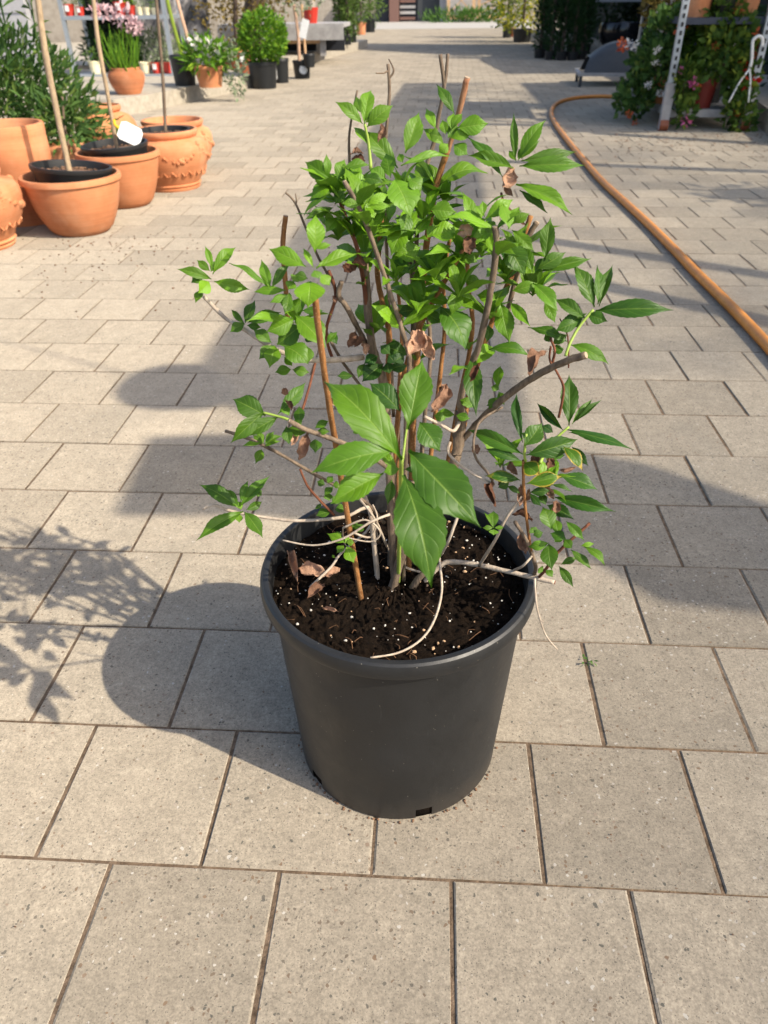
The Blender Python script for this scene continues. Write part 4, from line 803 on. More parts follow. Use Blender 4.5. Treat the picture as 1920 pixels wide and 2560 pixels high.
MB().tube([(0, 0, -.05), (0, 0, .1), (.02, .01, .25)], .008, 6).build('stem', BGREY, hb2)

# ------------------------------------------------------------------ left platform, rack and plants on it
pl1 = MB().prism([(-2.80, 7.15), (-2.62, 7.55), (-2.10, 9.62), (-2.12, 9.70), (-2.7, 10.6), (-9, 10.6), (-9, 7.15)], -.02, .13).build('raised_kerb', KERB); kind(pl1, 'structure')
pl2 = MB().prism([(-2.32, 11.3), (-1.86, 14.2), (-1.42, 18.0), (-9, 18.0), (-9, 11.3)], -.02, .13).build('raised_kerb', KERB); kind(pl2, 'structure')
KZ = .13
tag(MB().prism([(-9, 9.6), (-4.55, 9.6), (-4.55, 9.75), (-9, 9.75)], 0, 2.8).build('panel_wall', WALLW), 'white panelled wall behind the tall herbs', 'wall')
pw = bpy.data.objects['panel_wall']
for i in range(7): MB().box((-6.8, 9.593, .13+.4*i), (4.5, .012, .375)).build('panel', WALLW, pw)
tag(MB().prism([(-4.5, 11.1), (-2.9, 11.1), (-2.9, 11.16), (-4.5, 11.16)], .13, 2.6).build('plastic_sheet', SHEET), 'plastic sheet coloured with dappled shade, hung behind the shelf rack', 'sheet')
tag(MB().prism([(-9, 18.5), (-2.6, 18.5), (-2.6, 18.9), (-9, 18.9)], 0, 3).build('garden_wall', STONE), 'pale wall behind the plants beyond the grey table', 'wall')
rk = empty('shelf_rack', G(270, 165, KZ), 'grey steel shelf rack carrying red and cream pots', 'shelf'); rk.location.z = KZ
ry = rk.location.y; R0 = rk.location.copy()
def onp(x, y, yy): return AT(x, y, yy)
za, zb = onp(270, 160, ry).z, onp(270, 33, ry).z
xa, xb = onp(163, 160, ry).x, onp(376, 163, ry).x
for zz in (za, zb, zb+.5): MB().box(((xa+xb)/2-R0.x, .28, zz-R0.z-.02), (xb-xa, .60, .035)).build('shelf', GALV, rk)
for x in (xa, xb):
    for y in (0, .56): MB().box((x-R0.x, y, .75), (.045, .03, 1.5)).build('post', GALV, rk)
GR = 'small pots on the steel rack'
def smallpot(x0, x1, z, yy, m, label, tagged=False, plant=None, seed=0):
    a = onp(x0, 100, yy).x; b2 = onp(x1, 100, yy).x; r = (b2-a)/2; o = empty('plant_pot', ((a+b2)/2, yy+r, z), label, 'pot', GR)
    q = MB().lathe([(r*.72, 0), (r*.93, r*1.5), (r, r*1.5), (r, r*1.75), (r*.9, r*1.75), (r*.85, r*1.5), (.01, r*1.45)], 18).build('body', m, o); smooth_by_angle(q)
    if tagged: MB().box((0, -r*.99, r*1.1), (r*.7, .006, r*.9)).build('label_sticker', WHITE, o)
    if plant:
        t = empty('potted_plant', ((a+b2)/2, yy+r, z+r*1.5), 'plant in '+label, 'plant', 'plants on the steel rack')
        leaf_mass([((0, 0, r*.9), r*1.2, r*1.2, r*1.1)], 90, r*.6, r*.25, seed).build('foliage', plant, t)
for i, (x0, x1, m, tg, lb, pf) in enumerate(((150, 173, REDP, True, 'red pot with white sticker at the herb end of the upper rack shelf', F_MIX), (177, 194, REDP, True, 'narrow red pot with white sticker on the upper rack shelf', F_MIX), (209, 229, REDP, False, 'plain red pot on the upper rack shelf', F_MIX),
        (256, 283, REDP, True, 'wide red pot with white sticker next to the cream pots', F_MIX), (285, 304, REDP, False, 'red pot touching the cream pots on the upper rack shelf', F_BOX), (304, 320, CREAM, False, 'cream pot beside the red pots on the upper rack shelf', F_SIL), (320, 335, CREAM, False, 'middle cream pot on the upper rack shelf', F_SIL), (336, 350, CREAM, False, 'last cream pot by the rack post', F_BOX))):
    smallpot(x0, x1, zb, ry+.04, m, lb, tg, pf, 60+i)
for i, (x0, x1, m, tg, lb, pf) in enumerate(((178, 204, CREAM, False, 'cream pot on the lower rack shelf by the herbs', F_MIX), (290, 314, CREAM, False, 'cream pot on the lower rack shelf behind the ribbed pot', None), (315, 338, REDP, True, 'red pot with white sticker on the lower rack shelf', F_SIL), (340, 363, REDP, False, 'red pot at the post end of the lower rack shelf', F_SIL))):
    smallpot(x0, x1, za, ry+.04, m, lb, tg, pf, 80+i)
MB().box(((xa+xb)/2-R0.x-(xb-xa)*.22, .57, .72), ((xb-xa)*.52, .02, 1.3)).build('back_board', DGREEN, rk)  # near-black sheet standing for the shade behind the rack
for i, (fx, zz, rx, lab, fm) in enumerate(((.20, za, .20, 'dark leafy plants crowding the herb end of the lower rack shelf', F_DARK), (.50, za, .17, 'loose green plants behind the chives on the lower rack shelf', F_MIX), (.80, za, .16, 'grey leaved plants over the red pots on the lower rack shelf', F_SIL))):
    t = empty('shelf_plants', (xa+(xb-xa)*fx, ry+.34, zz), lab, 'plant'); leaf_mass([((0, 0, .22), rx*1.2, .18, .22)], 520, .07, .022, 170+i).build('foliage', fm, t); MB().lathe([(.07, 0), (.09, .12), (.08, .12), (.01, .11)], 14).build('pot', BLACK, t)
t8, c8, rb, rr8, H8 = terra('terracotta_pot', 'ribbed terracotta pot on the kerb with flowering chives', (280, 205), 48, (269, 145), 64, 'ribbed', belly=76, zlev=KZ)
cv = empty('chives', c8+Vector((0, 0, H8*.8)), 'clump of chives with pale pink flower heads in the ribbed pot', 'plant')
st, lf = stalks(60, (0, 0, 0), .13, .16, .40, 31, L=.03, W=.004, r=.006, lean=.35, per=1); st.build('blades', F_BOX, cv); 
for k_, b_ in enumerate((((.06, 0, .43), .09, .08, .09), ((-.12, 0, .46), .08, .06, .05), ((.14, .05, .36), .05, .05, .06))): leaf_mass([b_], 70, .05, .03, 33+k_).build('flower_head', PNKP, cv)
def blackpot(name, label, x0, x1, ybot, ytop, zlev=0.0, m=BLACK, group=None, sticker=None, seg=28):
    f = G((x0+x1)/2, ybot, zlev); r0 = MET((x1-x0)*.82, f)/2; c = f+hview(f)*r0; r1 = MET(x1-x0, c)/2; H = ZAT((x0+x1)/2, ytop, c)-zlev
    o = empty(name, c, label, 'pot', group)
    q = MB().lathe([(r0, 0), (r1*.95, H*.86), (r1, H*.87), (r1, H*.98), (r1*.97, H), (r1*.92, H*.99), (r1*.9, H*.88), (.01, H*.88)], seg).build('body', m, o); smooth_by_angle(q)
    MB().lathe([(r1*.9, H*.89), (.001, H*.91)], 16).build('soil', SOIL, o)
    if sticker:
        dx, dz, sw = sticker; a = -math.pi/2+dx; q = r0+(r1*.95-r0)*dz/.86
        t = MB(); ra = sw/2
        t.v = [(0, 0, 0)]+[(ra*math.cos(2*math.pi*k/16), 0, ra*math.sin(2*math.pi*k/16)) for k in range(16)]; t.f = [(0, 1+k, 1+(k+1) % 16) for k in range(16)]
        s = t.build('sticker', WHITE, o); s.location = ((q+.006)*math.cos(a), (q+.006)*math.sin(a), H*dz); s.rotation_euler = (-.1, 0, dx)
    return o, c, r1, H
bp, cbp, r1, Hb = blackpot('nursery_pot', 'tall black pot with a green cane and a pink stake beside the rack', 375, 428, 186, 118, KZ)
sk = empty('plant_stakes', cbp+Vector((0, 0, Hb*.9)), 'green cane standing in the tall black pot', 'cane')
MB().tube([(.02, 0, -.05), (-.06, 0, .45), (-.11, 0, 1.2)], .018, 7).build('cane', GCANE, sk)
sk2 = empty('plant_stakes', cbp+Vector((.12, -.1, Hb*.9)), 'pinkish bamboo stake leaning in the tall black pot', 'stake')
MB().tube([(.04, 0, -.08), (-.06, 0, .5), (-.17, 0, 1.3)], .016, 7).build('cane', STAKE, sk2)
o9, c9, rb, rr9, H9 = terra('terracotta_pot', 'flared terracotta pot with white-flowered plant on the kerb corner', (456, 190), 48, (456, 142), 62, 'std', zlev=KZ)
wf = empty('flowering_plant', c9+Vector((0, 0, H9*.85)), 'dark leafed plant with white blooms and silver trailing leaves', 'plant')
leaf_mass([((0, 0, .10), .24, .22, .14)], 330, .11, .035, 41).build('foliage', F_BOX, wf); leaf_mass([((-.03, -.1, .22), .10, .06, .04), ((.10, -.1, .18), .06, .04, .03)], 60, .05, .04, 43).build('flowers', WHTF, wf); leaf_mass([((.26, 0, -.02), .10, .12, .25)], 170, .06, .03, 44).build('trailing_leaves', F_SIL, wf)
o10, c10, rb, rr10, H10 = terra('glazed_pot', 'big brown glazed pot with flat pink rim behind the boxwood', (518, 168), 52, (515, 108), 66, 'std', zlev=.02, m=BARKLIT)
MB().lathe([(rr10*.9, H10*.93), (rr10*1.12, H10*.95), (rr10*1.12, H10*1.02), (rr10*.9, H10*1.02)], 30).build('rim', TERRA, o10)
MB().box((rr10*.55, -rr10*.86, H10*.70), (.075, .012, .06), .5).build('label_sticker', WHITE, o10)
br = empty('bronze_shrub', c10+Vector((0, 0, H10*.9)), 'bronze tinted shrub growing from the brown glazed pot', 'shrub')
leaf_mass([((-.05, .05, .45), .42, .4, .5), ((.35, .2, .7), .5, .4, .5), ((-.25, .1, .75), .4, .4, .5)], 1500, .06, .03, 51).build('foliage', F_BRN, br); MB().tube([(0, 0, -.1), (.02, 0, .3), (.08, 0, .9)], .03, 7).build('stem', DTRUNK, br)
ot = empty('old_tree', AT(515, 88, 12.2), 'leaning dark tree trunk behind the boxwood ball', 'tree'); ot.location.z = KZ
b0 = Vector((0, 0, 0)); b1 = AT(552, 0, 12.2)-ot.location; MB().tube([b0-Vector((.12, 0, .1)), b0.lerp(b1, .5), b1, b1*1.6], [.17, .14, .13, .12], 12, True, .12).build('trunk', DTRUNK, ot, True)
leaf_mass([(b1*1.9, 1.0, .9, .7)], 1200, .12, .05, 53).build('crown', F_BRN, ot)
bx, cbx, rbx, Hbx = blackpot('nursery_pot', 'black pot holding the round boxwood ball', 540, 603, 193, 132)
bxb, cb2, r2, H2 = blackpot('nursery_pot', 'empty-looking black pot with white strip close behind the boxwood pot', 590, 627, 180, 126, sticker=None)
MB().box((-.05, -r2*.97, H2*.5), (.04, .008, .16)).build('label_strip', WHITE, bxb)
bw = empty('boxwood_ball', cbx+Vector((0, 0, Hbx*.9)), 'bright green clipped boxwood ball in a black pot', 'shrub')
rbw = MET(108, cbx)/2
leaf_mass([((.03, 0, rbw*.86), rbw*.93, rbw*.93, rbw*.90)], 3600, .045, .024, 55, thick=.22).build('foliage', F_BOX, bw); MB().tube([(0, 0, -.05), (0, 0, .2), (0.02, 0, .45)], .025, 6).build('stem', BGREY, bw)
sp, csp, rsp, Hsp = blackpot('nursery_pot', 'small black pot with round white sticker at the kerb end', 634, 673, 171, 130, sticker=(.32, .52, .10))
s2o, cs2, rs2, Hs2 = blackpot('nursery_pot', 'small black pot standing behind the stickered pot', 656, 682, 146, 116, KZ)
stt = empty('young_tree', csp+Vector((0, 0, Hsp*.9)), 'young standard tree with pale crown and hanging tag in the stickered pot', 'tree')
MB().tube([(-.03, 0, -.05), (-.02, 0, .3), (-.05, 0, .6)], .02, 7).build('trunk', STAKE, stt); MB().tube([(.05, .05, -.05), (.04, .05, .6)], .017, 7, sub=1).build('stake', WOODT, stt)
leaf_mass([((.02, 0, .72), .28, .26, .22), ((.2, 0, .68), .16, .16, .14), ((0, 0, 1.1), .3, .3, .3)], 520, .06, .03, 57).build('crown', F_SIL, stt)
pt = AT(657, 62, csp.y-.1); tg = empty('plant_tag', pt, 'pale hanging care card on the young standard tree', 'tag'); MB().box((0, 0, 0), (.09, .006, .20)).build('card', WHITE, tg); tg.rotation_euler = (0, .30, 0)
tp0 = G(690, 118, KZ); tb = empty('wooden_table', Vector((tp0.x-.55, tp0.y+.4, KZ)), 'grey weathered plank table at the kerb with dark space beneath', 'table')
zt = ZAT(690, 50, tb.location)-KZ
for i in range(6): MB().box((.0, -.45+.18*i, zt-.02), (1.9, .172, .05)).build('plank', WOODG, tb)
MB().box((0, -.56, zt-.12), (1.9, .03, .16)).build('apron', WOODG, tb)
for x, y in ((.62, -.45), (.45, .35), (-.85, -.45), (-.85, .4)): MB().box((x, y, zt/2-.03), (.08, .08, zt-.03)).build('leg', WOODG, tb)
MB().box((-.1, -.45, zt*.45), (1.4, .04, .06)).build('stretcher', WOODT, tb)
MB().box((-.1, .52, zt*.46), (1.9, .02, zt*.9)).build('back_board', DARK, tb)  # dark sheet put in for the shaded space under the table
rp = AT(803/1920*1659, 0, tb.location.y); smallz = zt+KZ+.005
rd = empty('plant_pot', (tb.location.x+.42, tb.location.y-.2, smallz), 'red pot standing on the grey plank table', 'pot'); q = MB().lathe([(.09, 0), (.12, .2), (.11, .2), (.01, .18)], 18).build('body', REDP, rd); smooth_by_angle(q)
# conifers at the far left
for i, (x0, x1, yb, yt, h, lb, mm) in enumerate(((728, 744, 96, 74, 1.6, 'first slim conifer past the plank table', F_CON), (744, 760, 97, 76, 1.8, 'second slim conifer past the plank table', F_CON), (757, 771, 92, 72, 1.7, 'slim conifer beside the far orange pot', F_CON))):
    o, c, r, H = blackpot('nursery_pot', 'black pot of the '+lb, x0, x1, yb, yt, KZ, group='black pots of the conifers'); t = empty('conifer', c+Vector((0, 0, H*.9)), lb, 'conifer', 'conifers past the plank table')
    leaf_mass([((0, 0, h*.3), r*1.5, r*1.5, h*.36), ((0, 0, h*.65), r*1.1, r*1.1, h*.4)], 900, .09, .035, 70+i).build('crown', mm, t); MB().tube([(0, 0, -.05), (0, 0, h*.5)], .03, 6, sub=1).build('trunk', DTRUNK, t)
o, c, r, H = blackpot('terracotta_pot', 'orange clay pot at the far end of the conifer row', 769, 791, 75, 48, m=TERRA); t = empty('conifer', c+Vector((0, 0, H*.9)), 'upright conifer in the far orange clay pot', 'conifer'); leaf_mass([((-.1, 0, .6), .5, .5, .7)], 700, .12, .05, 76).build('crown', F_CON, t); MB().tube([(0, 0, -.05), (0, 0, .5)], .03, 6, sub=1).build('trunk', DTRUNK, t)
o, c, r, H = blackpot('nursery_pot', 'black pot nearest the far gate', 788, 812, 70, 40); t = empty('conifer', c+Vector((0, 0, H*.9)), 'green conifer in the black pot nearest the far gate', 'conifer'); leaf_mass([((0, 0, .7), .45, .45, .8)], 800, .12, .05, 77).build('crown', F_CON, t); MB().tube([(0, 0, -.05), (0, 0, .5)], .03, 6, sub=1).build('trunk', DTRUNK, t)

# ------------------------------------------------------------------ far gate, crates, hedge strip
GY = 37.3
def gx(x): return AT(x, 40, GY).x
gt = empty('gate', (gx(885), GY, 0), 'dark metal gate with slatted panel between brown pillars', 'gate')
L = lambda x: gx(x)-gx(885)
MB().box(((L(812)+L(842))/2, 0, 1.2), (L(842)-L(812), .2, 2.4)).build('dark_panel', DARK, gt)
MB().box(((L(842)+L(862))/2, -.1, 1.25), (L(862)-L(842), .5, 2.5)).build('pillar', BROWN, gt)
MB().box(((L(862)+L(902))/2, .08, 1.1), (L(902)-L(862), .04, 2.2)).build('slat_backing', DARK, gt)
for k in range(11): MB().box(((L(864)+L(897))/2, 0, .12+k*.2), (L(897)-L(864), .05, .10)).build('slat', WOODG if k % 3 else BROWN, gt)
MB().box(((L(902)+L(949))/2, 0, 1.15), (L(949)-L(902), .1, 2.3)).build('door_panel', CHARC, gt)
wp = MB().box((gx(956), GY-.2, 1.2), (gx(963)-gx(949), .4, 2.4)).build('gate_post', WALLW); tag(wp, 'white rendered post between the dark gate and the wooden crates', 'post')
ew = MB().box((0, GY+1.2, 1.8), (40, .3, 3.6)).build('boundary_wall', STONE); tag(ew, 'pale boundary wall behind the gate and crates', 'wall')
def crate(x0, x1, lb, fan=False):
    a, b2 = gx(x0)*.97, gx(x1)*.97; yy = GY*.97; o = empty('wooden_crate', ((a+b2)/2, yy, 0), lb, 'crate'); wdt = b2-a; hh = 1.25
    for x in (-wdt/2+.06, wdt/2-.06): MB().box((x, 0, hh/2+.1), (.12, .1, hh)).build('upright', WOODT, o)
    for z in (.16, hh): MB().box((0, -.03, z), (wdt, .06, .14)).build('rail', WOODT, o)
    if not fan:
        MB().bar((-wdt/2, -.02, .2), (wdt/2, -.02, hh), .1, .04).build('brace', WOODT, o); MB().bar((-wdt/2, -.05, hh), (wdt/2, -.05, .2), .1, .04).build('brace', WOODT, o)
    else:
        for z in (.35, .62, .9): MB().bar((-wdt/2, -.02, z-.1), (wdt/2, -.02, z+.28), .13, .04).build('board', WOODT, o)
    MB().box((0, .5, hh/2), (wdt, .04, hh)).build('back_board', WOODG, o)
crate(965, 1025, 'wooden crate with crossed braces by the far gate'); crate(1030, 1084, 'wooden crate with slanting boards by the far gate', True)
leaf_mass([((gx(990)*.95, GY*.95, .12), 1.6, .3, .28), ((gx(1030)*.95, GY*.95, .12), 1.2, .3, .25)], 700, .25, .06, 90, up_b=1).build('grass_tufts', F_GRS); kind(bpy.data.objects['grass_tufts'], 'stuff'); tag(bpy.data.objects['grass_tufts'], 'green weeds in front of the far wooden crates', 'grass')

# ------------------------------------------------------------------ right side stalls
for i, (x0, x1, yb, yt, h, rad, lb, mm) in enumerate(((1084, 1104, 82, 50, 1.6, .55, 'green conifer beside the wooden crates', F_CON), (1105, 1148, 92, 62, 1.3, .7, 'golden green shrub in a black tub at the sunny edge', YELG))):
    o, c, r, H = blackpot('nursery_pot', 'black pot of the '+lb, x0, x1, yb, yt); t = empty('conifer' if i == 0 else 'golden_shrub', c+Vector((0, 0, H*.85)), lb, 'shrub')
    leaf_mass([((0, 0, h*.35), rad, rad, h*.4), ((0, 0, h*.8), rad*.8, rad*.8, h*.4)], 1300, .11, .05, 95+i).build('crown', mm, t); MB().tube([(0, 0, -.05), (0, 0, h*.5)], .03, 6, sub=1).build('trunk', DTRUNK, t)
o, c, r, H = blackpot('terracotta_pot', 'brick red pot between the black pots beyond the cypresses', 1100, 1112, 80, 60, m=BARKLIT)
CG = 'dark cypresses at the edge of the shade'
for i, (x, y, h) in enumerate(((1165, 126, 1.6), (1188, 130, 1.9), (1212, 131, 1.7), (1236, 131, 1.8), (1254, 129, 1.6), (1178, 112, 2.0), (1206, 113, 2.1), (1236, 114, 2.0), (1262, 116, 1.9))):
    o, c, r, H = blackpot('nursery_pot', 'black pot in the packed group under the dark cypresses', x-13, x+13, y, y-20, group='black pots under the cypresses')
    t = empty('cypress', c+Vector((0, 0, H*.85)), 'dark green cypress in the packed group at the shade edge', 'cypress', CG)
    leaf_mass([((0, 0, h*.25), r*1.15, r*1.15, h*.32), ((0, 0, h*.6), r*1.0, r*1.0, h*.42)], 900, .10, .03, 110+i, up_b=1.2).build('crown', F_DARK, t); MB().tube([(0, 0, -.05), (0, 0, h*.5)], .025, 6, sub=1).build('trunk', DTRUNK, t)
f = G(1340, 118); bw0 = empty('black_bowl', f+hview(f)*.45, 'large glossy black round planter bowl under the stall table', 'bowl')
rB = MET(104, bw0.location)/2; HB = ZAT(1340, 48, bw0.location)
q = MB().lathe([(rB*.35, 0), (rB*.62, HB*.08), (rB*.9, HB*.38), (rB, HB*.68), (rB*.97, HB*.92), (rB*.93, HB), (rB*.88, HB), (rB*.85, HB*.9), (.01, HB*.85)], 40).build('body', GLOSS, bw0); smooth_by_angle(q, 50)
f = G(1345, 112); tb2 = empty('stall_table', Vector((f.x, f.y+.2, 0)), 'steel stall table standing over the black bowl', 'table'); z2 = ZAT(1345, 3, tb2.location)
MB().box((.1, .2, z2+.02), (2.0, 1.0, .05)).build('top', GALV, tb2)
for x, y in ((-.72, -.2), (.55, -.25), (-.60, .6), (.9, .6)): MB().box((x, y, z2/2), (.05, .05, z2)).build('leg', GALV, tb2)
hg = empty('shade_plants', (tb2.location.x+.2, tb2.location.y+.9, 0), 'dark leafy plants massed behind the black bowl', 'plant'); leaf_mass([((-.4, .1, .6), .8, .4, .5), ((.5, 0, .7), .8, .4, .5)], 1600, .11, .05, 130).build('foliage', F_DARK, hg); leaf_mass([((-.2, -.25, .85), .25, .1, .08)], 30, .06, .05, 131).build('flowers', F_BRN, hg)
cp = G(1420, 165); cpo = empty('stone_post', Vector((cp.x+.1, cp.y+.3, 0)), 'tapered pale stone post beside the flower trolley', 'post')
q = MB().lathe([(.17, 0), (.17, .03), (.155, .05), (.15, .55), (.14, .95), (.10, 1.05), (.001, 1.07)], 20).build('shaft', STONE, cpo); smooth_by_angle(q)
MB().box((0, 0, .0), (.42, .42, .06)).build('foot', STONE, cpo)
# overturned barrow tray
f = G(1322, 188); wb = empty('barrow_tray', Vector((f.x+.12, f.y+.30, 0)), 'overturned dark metal barrow tray on short legs', 'tray', rz=-.1)
q = MB(); NU, NV = 14, 8
for i in range(NU+1):
    for j in range(NV+1):
        u = i/NU; v = j/NV; x = -.42+.84*u; hgt = .13+.26*math.sin(math.pi*min(1, max(0, (u*.85+.12))))**.8; y = -.32+.64*v
        edge = min(1, min(v, 1-v)*5); q.v.append((x*(.85+.15*(1-edge)), y, .12+(hgt-.1)*edge**.6))
for i in range(NU):
    for j in range(NV): a = i*(NV+1)+j; q.f.append((a, a+NV+1, a+NV+2, a+1))
q.build('shell', CHARC, wb, True)
MB().bar((-.46, -.34, .12), (.46, -.34, .12), .03, .03).bar((-.46, .34, .12), (.46, .34, .12), .03, .03).bar((-.46, -.34, .12), (-.46, .34, .12), .03, .03).bar((.46, -.34, .12), (.46, .34, .12), .03, .03).build('frame', WOODG, wb)
for x, y in ((-.44, -.33), (.0, -.33), (.44, -.33), (-.44, .33), (.44, .33)): MB().box((x, y, .06), (.035, .035, .12)).build('leg', CHARC, wb)
# flower trolley
A = G(1430, 282); wd = .58; ex = Vector((1, -.02, 0)).normalized(); ey = Vector((-ex.y, ex.x, 0)); ang = math.atan2(ex.y, ex.x)
tl = empty('flower_trolley', A, 'galvanised plant trolley loaded with flowering geraniums', 'trolley', rz=ang); DL = 1.25
def zp(x, y): return ZAT(x, y, A)
zs1 = zp(1450, 246); zs2 = zp(1475, 46); wd2 = wd
for x in (0, wd):
    for y in (0, DL):
        po = MB().box((x, y, 1.0), (.045, .035, 1.9)).build('post', GALV, tl)
        MB().box((x, y-.004, .16), (.062, .05, .30)).build('post_socket', WOODG, po)
        sl_ = MB()
        for k in range(16): sl_.box((x, y-.0195, .36+.05*k), (.016, .004, .026))
        kind(sl_.build('slots', BLACK, po), 'stuff')
        MB().tube([(x-.03, y, .04), (x+.03, y, .04)], .045, 12, sub=1).build('castor', BARKLIT, tl)
MB().box((wd/2, DL/2, zs1), (wd-.05, DL-.04, .05)).build('base_shelf', WOODG, tl)
for z in (zs2, zs2+.7): MB().box((wd/2, DL/2, z), (wd-.05, DL-.04, .04)).build('shelf', NAVY, tl)
def TL(x, y, z): return A + ex*x + ey*y + Vector((0, 0, z))
for i, (x, y, z, r, m, lb) in enumerate(((.28, .16, zs1+.025, .105, DRED, 'dark red pot on the trolley base shelf'), (.07, .45, zs1+.025, .10, TERRA, 'clay pot at the hose side of the trolley base shelf'), (.44, .50, zs1+.025, .11, BLACK, 'black pot deep on the trolley base shelf'), (.13, .15, zs2+.02, .10, TERRA, 'orange pot by the post on the upper trolley shelf'), (.44, .16, zs2+.02, .12, TERRA, 'wide orange pot on the upper trolley shelf'), (.32, .16, zs2+.02, .09, BLACK, 'black pot between the orange pots on the upper trolley shelf'), (.30, .85, zs1+.025, .11, BLACK, 'black pot at the back of the trolley base shelf'))):
    o = empty('plant_pot', TL(x, y, z), lb, 'pot'); q = MB().lathe([(r*.72, 0), (r*.92, r*1.5), (r, r*1.5), (r, r*1.8), (r*.9, r*1.8), (r*.86, r*1.5), (.01, r*1.5)], 24).build('body', m, o); smooth_by_angle(q)
def geran(name, label, at, balls, n, seed, fl, fm=F_GER, L=.06, W=.045):
    o = empty(name, at, label, 'plant'); leaf_mass(balls, n, L, W, seed).build('foliage', fm, o)
    b = balls[0]; MB().tube([(0, 0, -.05), (b[0][0]*.5, b[0][1]*.5, b[0][2]*.5), (b[0][0], b[0][1], b[0][2])], .01, 6).build('stem', BGREY, o)
    for i, (p, r, m) in enumerate(fl): r *= .68; leaf_mass([(p, r, r, r*.8)], 26, r*.9, r*.7, seed*7+i, thick=.6).build('flower_head', m, o)
geran('geranium', 'yellow green trailing geranium with red blooms hanging over the trolley shelf', TL(.36, .10, zs1+.2), [((.02, -.02, .22), .20, .14, .20), ((.13, -.08, .02), .10, .10, .18), ((.16, -.12, -.22), .12, .09, .22), ((-.06, .05, .4), .2, .12, .12)], 1500, 140, [((.14, -.12, .30), .035, ORGF), ((.18, -.10, .16), .03, ORGF), ((.05, -.18, -.40), .05, REDF), ((.02, -.05, .42), .035, ORGF), ((-.1, -.1, .22), .03, ORGF)])
geran('geranium', 'red geranium beside the white hanger on the trolley', TL(.52, .12, zs1+.18), [((0, 0, .06), .10, .12, .14), ((.02, -.05, -.1), .07, .08, .14)], 380, 141, [((-.02, -.12, .12), .06, REDF), ((.04, -.12, .02), .07, REDF), ((-.02, -.13, -.18), .05, REDF), ((.03, -.1, .25), .045, ORGF), ((-.06, -.1, .18), .03, ORGF), ((.0, -.12, -.06), .04, REDF)])
geran('geranium', 'pink geranium trailing by the front trolley post', TL(.09, .02, zs1+.12), [((.02, 0, .08), .10, .10, .13), ((.05, -.03, -.1), .06, .06, .10)], 380, 142, [((.05, -.08, .08), .05, PINK), ((.06, -.08, -.16), .055, PINK), ((-.05, -.06, .16), .03, PINK), ((.09, -.06, .05), .04, ORGF)])
geran('geranium', 'sprawling geranium with white and orange blooms on the hose side of the trolley', TL(.0, .45, .30), [((-.02, 0, .08), .19, .26, .20), ((-.15, .0, -.12), .14, .2, .14), ((.05, .1, .32), .16, .2, .14)], 1500, 143, [((-.10, -.28, .20), .035, WHTF), ((-.10, -.28, .12), .03, WHTF), ((-.12, -.26, -.02), .035, WHTF), ((-.02, -.26, -.08), .04, WHTF), ((-.30, -.05, .22), .06, ORGF), ((-.22, -.22, -.22), .04, ORGF), ((.04, -.25, .32), .05, ORGF), ((-.16, -.22, -.28), .03, ORGF), ((-.25, -.08, .23), .05, WHTF)], F_MIX)
geran('geranium', 'deep green foliage filling the back of the trolley base shelf', TL(.36, .62, .28), [((0, 0, .22), .28, .3, .26), ((0, .2, .42), .26, .3, .14)], 1500, 144, [((.1, -.25, .3), .03, ORGF), ((.16, -.22, .24), .025, WHTF)], F_BOX)
geran('geranium', 'upright brownish plant above the stone post end of the trolley', TL(.14, 1.08, .60), [((0, 0, .25), .2, .2, .3)], 520, 145, [((-.1, -.15, .1), .03, WHTF), ((0, -.1, .35), .03, WHTF)], F_BRN)
hk = empty('basket_hanger', TL(.505, -.07, 0), 'white plastic basket hanger with hook on the trolley', 'hanger', rz=ang); zh = zp(1600, 130)
hp = [(0, 0, zh-.02)] + [(.035*math.cos(a)+.01, 0, zh+.10+.045*math.sin(a)) for a in [math.pi*(1.05-.16*k) for k in range(8)]]
MB().tube([(0, 0, zh-.06), (0, 0, zh), (-.012, 0, zh+.06)]+hp[2:], .0105, 8).build('hook', WHITE, hk, True)
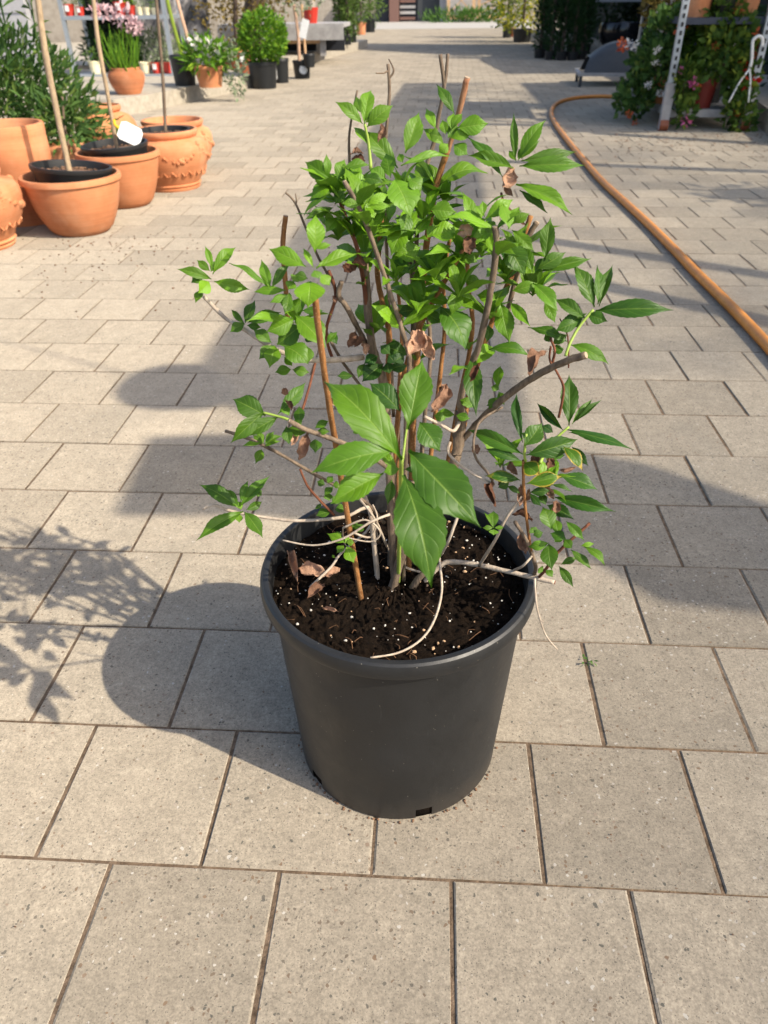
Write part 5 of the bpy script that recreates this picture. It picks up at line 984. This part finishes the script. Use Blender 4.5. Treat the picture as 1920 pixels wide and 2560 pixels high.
for e in ((.035, -.02), (-.10, -.02), (0, .10)): MB().tube([(0, 0, zh-.05), (e[0]*.5, e[1], zh-.12), (e[0], e[1]*1.5, zh-.25)], .007, 6).build('strap', WHITE, hk, True)
k3 = MB().prism([(2.30, 5.55), (2.62, 5.3), (6, 5.3), (6, 9.0), (3.0, 9.0), (2.52, 6.7)], -.02, .14).build('raised_kerb', KERB); kind(k3, 'structure')
dh = empty('shade_backdrop_hedge', (3.25, 7.4, .14), 'added dark plants standing in for deep shade beside the trolley', 'hedge'); leaf_mass([((0, 0, .6), .5, .9, .7), ((.4, -.8, .6), .5, .6, .7)], 2200, .12, .06, 150).build('foliage', F_DARK, dh); MB().box((.35, -.2, .5), (.3, 2.2, 1.0)).build('planter', DGREEN, dh)  # dark leaves and near-black box stand for the deep shade here
lt = MB(); gg = random.Random(44)
for i in range(260):
    p = G(gg.uniform(1330, 1659), 290+abs(gg.gauss(0, 26))); s = gg.uniform(.006, .02); a = gg.uniform(0, 6.28); j = len(lt.v)
    lt.v += [(p.x, p.y, .004), (p.x+s*math.cos(a), p.y+s*math.sin(a), .008), (p.x+s*math.cos(a+.6)*1.6, p.y+s*math.sin(a+.6)*1.6, .004)]; lt.f.append((j, j+1, j+2))
lo = kind(lt.build('leaf_litter', SOILB, pav), 'stuff')

# ------------------------------------------------------------------ garden hose
HR = .0165
hp = [(1400, 205), (1350, 209), (1290, 208), (1240, 212), (1205, 222), (1191, 240), (1198, 264), (1222, 298), (1260, 345), (1300, 391), (1350, 437), (1400, 483), (1450, 533), (1500, 585), (1550, 634), (1600, 684), (1659, 747), (1740, 840), (1830, 960)]
MBh = MB().tube([G(x, y, HR) for x, y in hp], HR, 12, True, 0, 5); tag(MBh.build('garden_hose', HOSE, None, True), 'thick orange garden hose curving across the paving to the trolley', 'hose')
# little sprig fallen in a joint
sg = G(1267, 1428, .003); tag(leaf_mass([((sg.x, sg.y, .004), .011, .006, .004)], 14, .010, .004, 160).build('fallen_sprig', F_GRS), 'tiny withered green sprig fallen in a paving joint by the pot', 'sprig')
print('leaves', NLEAF[0])
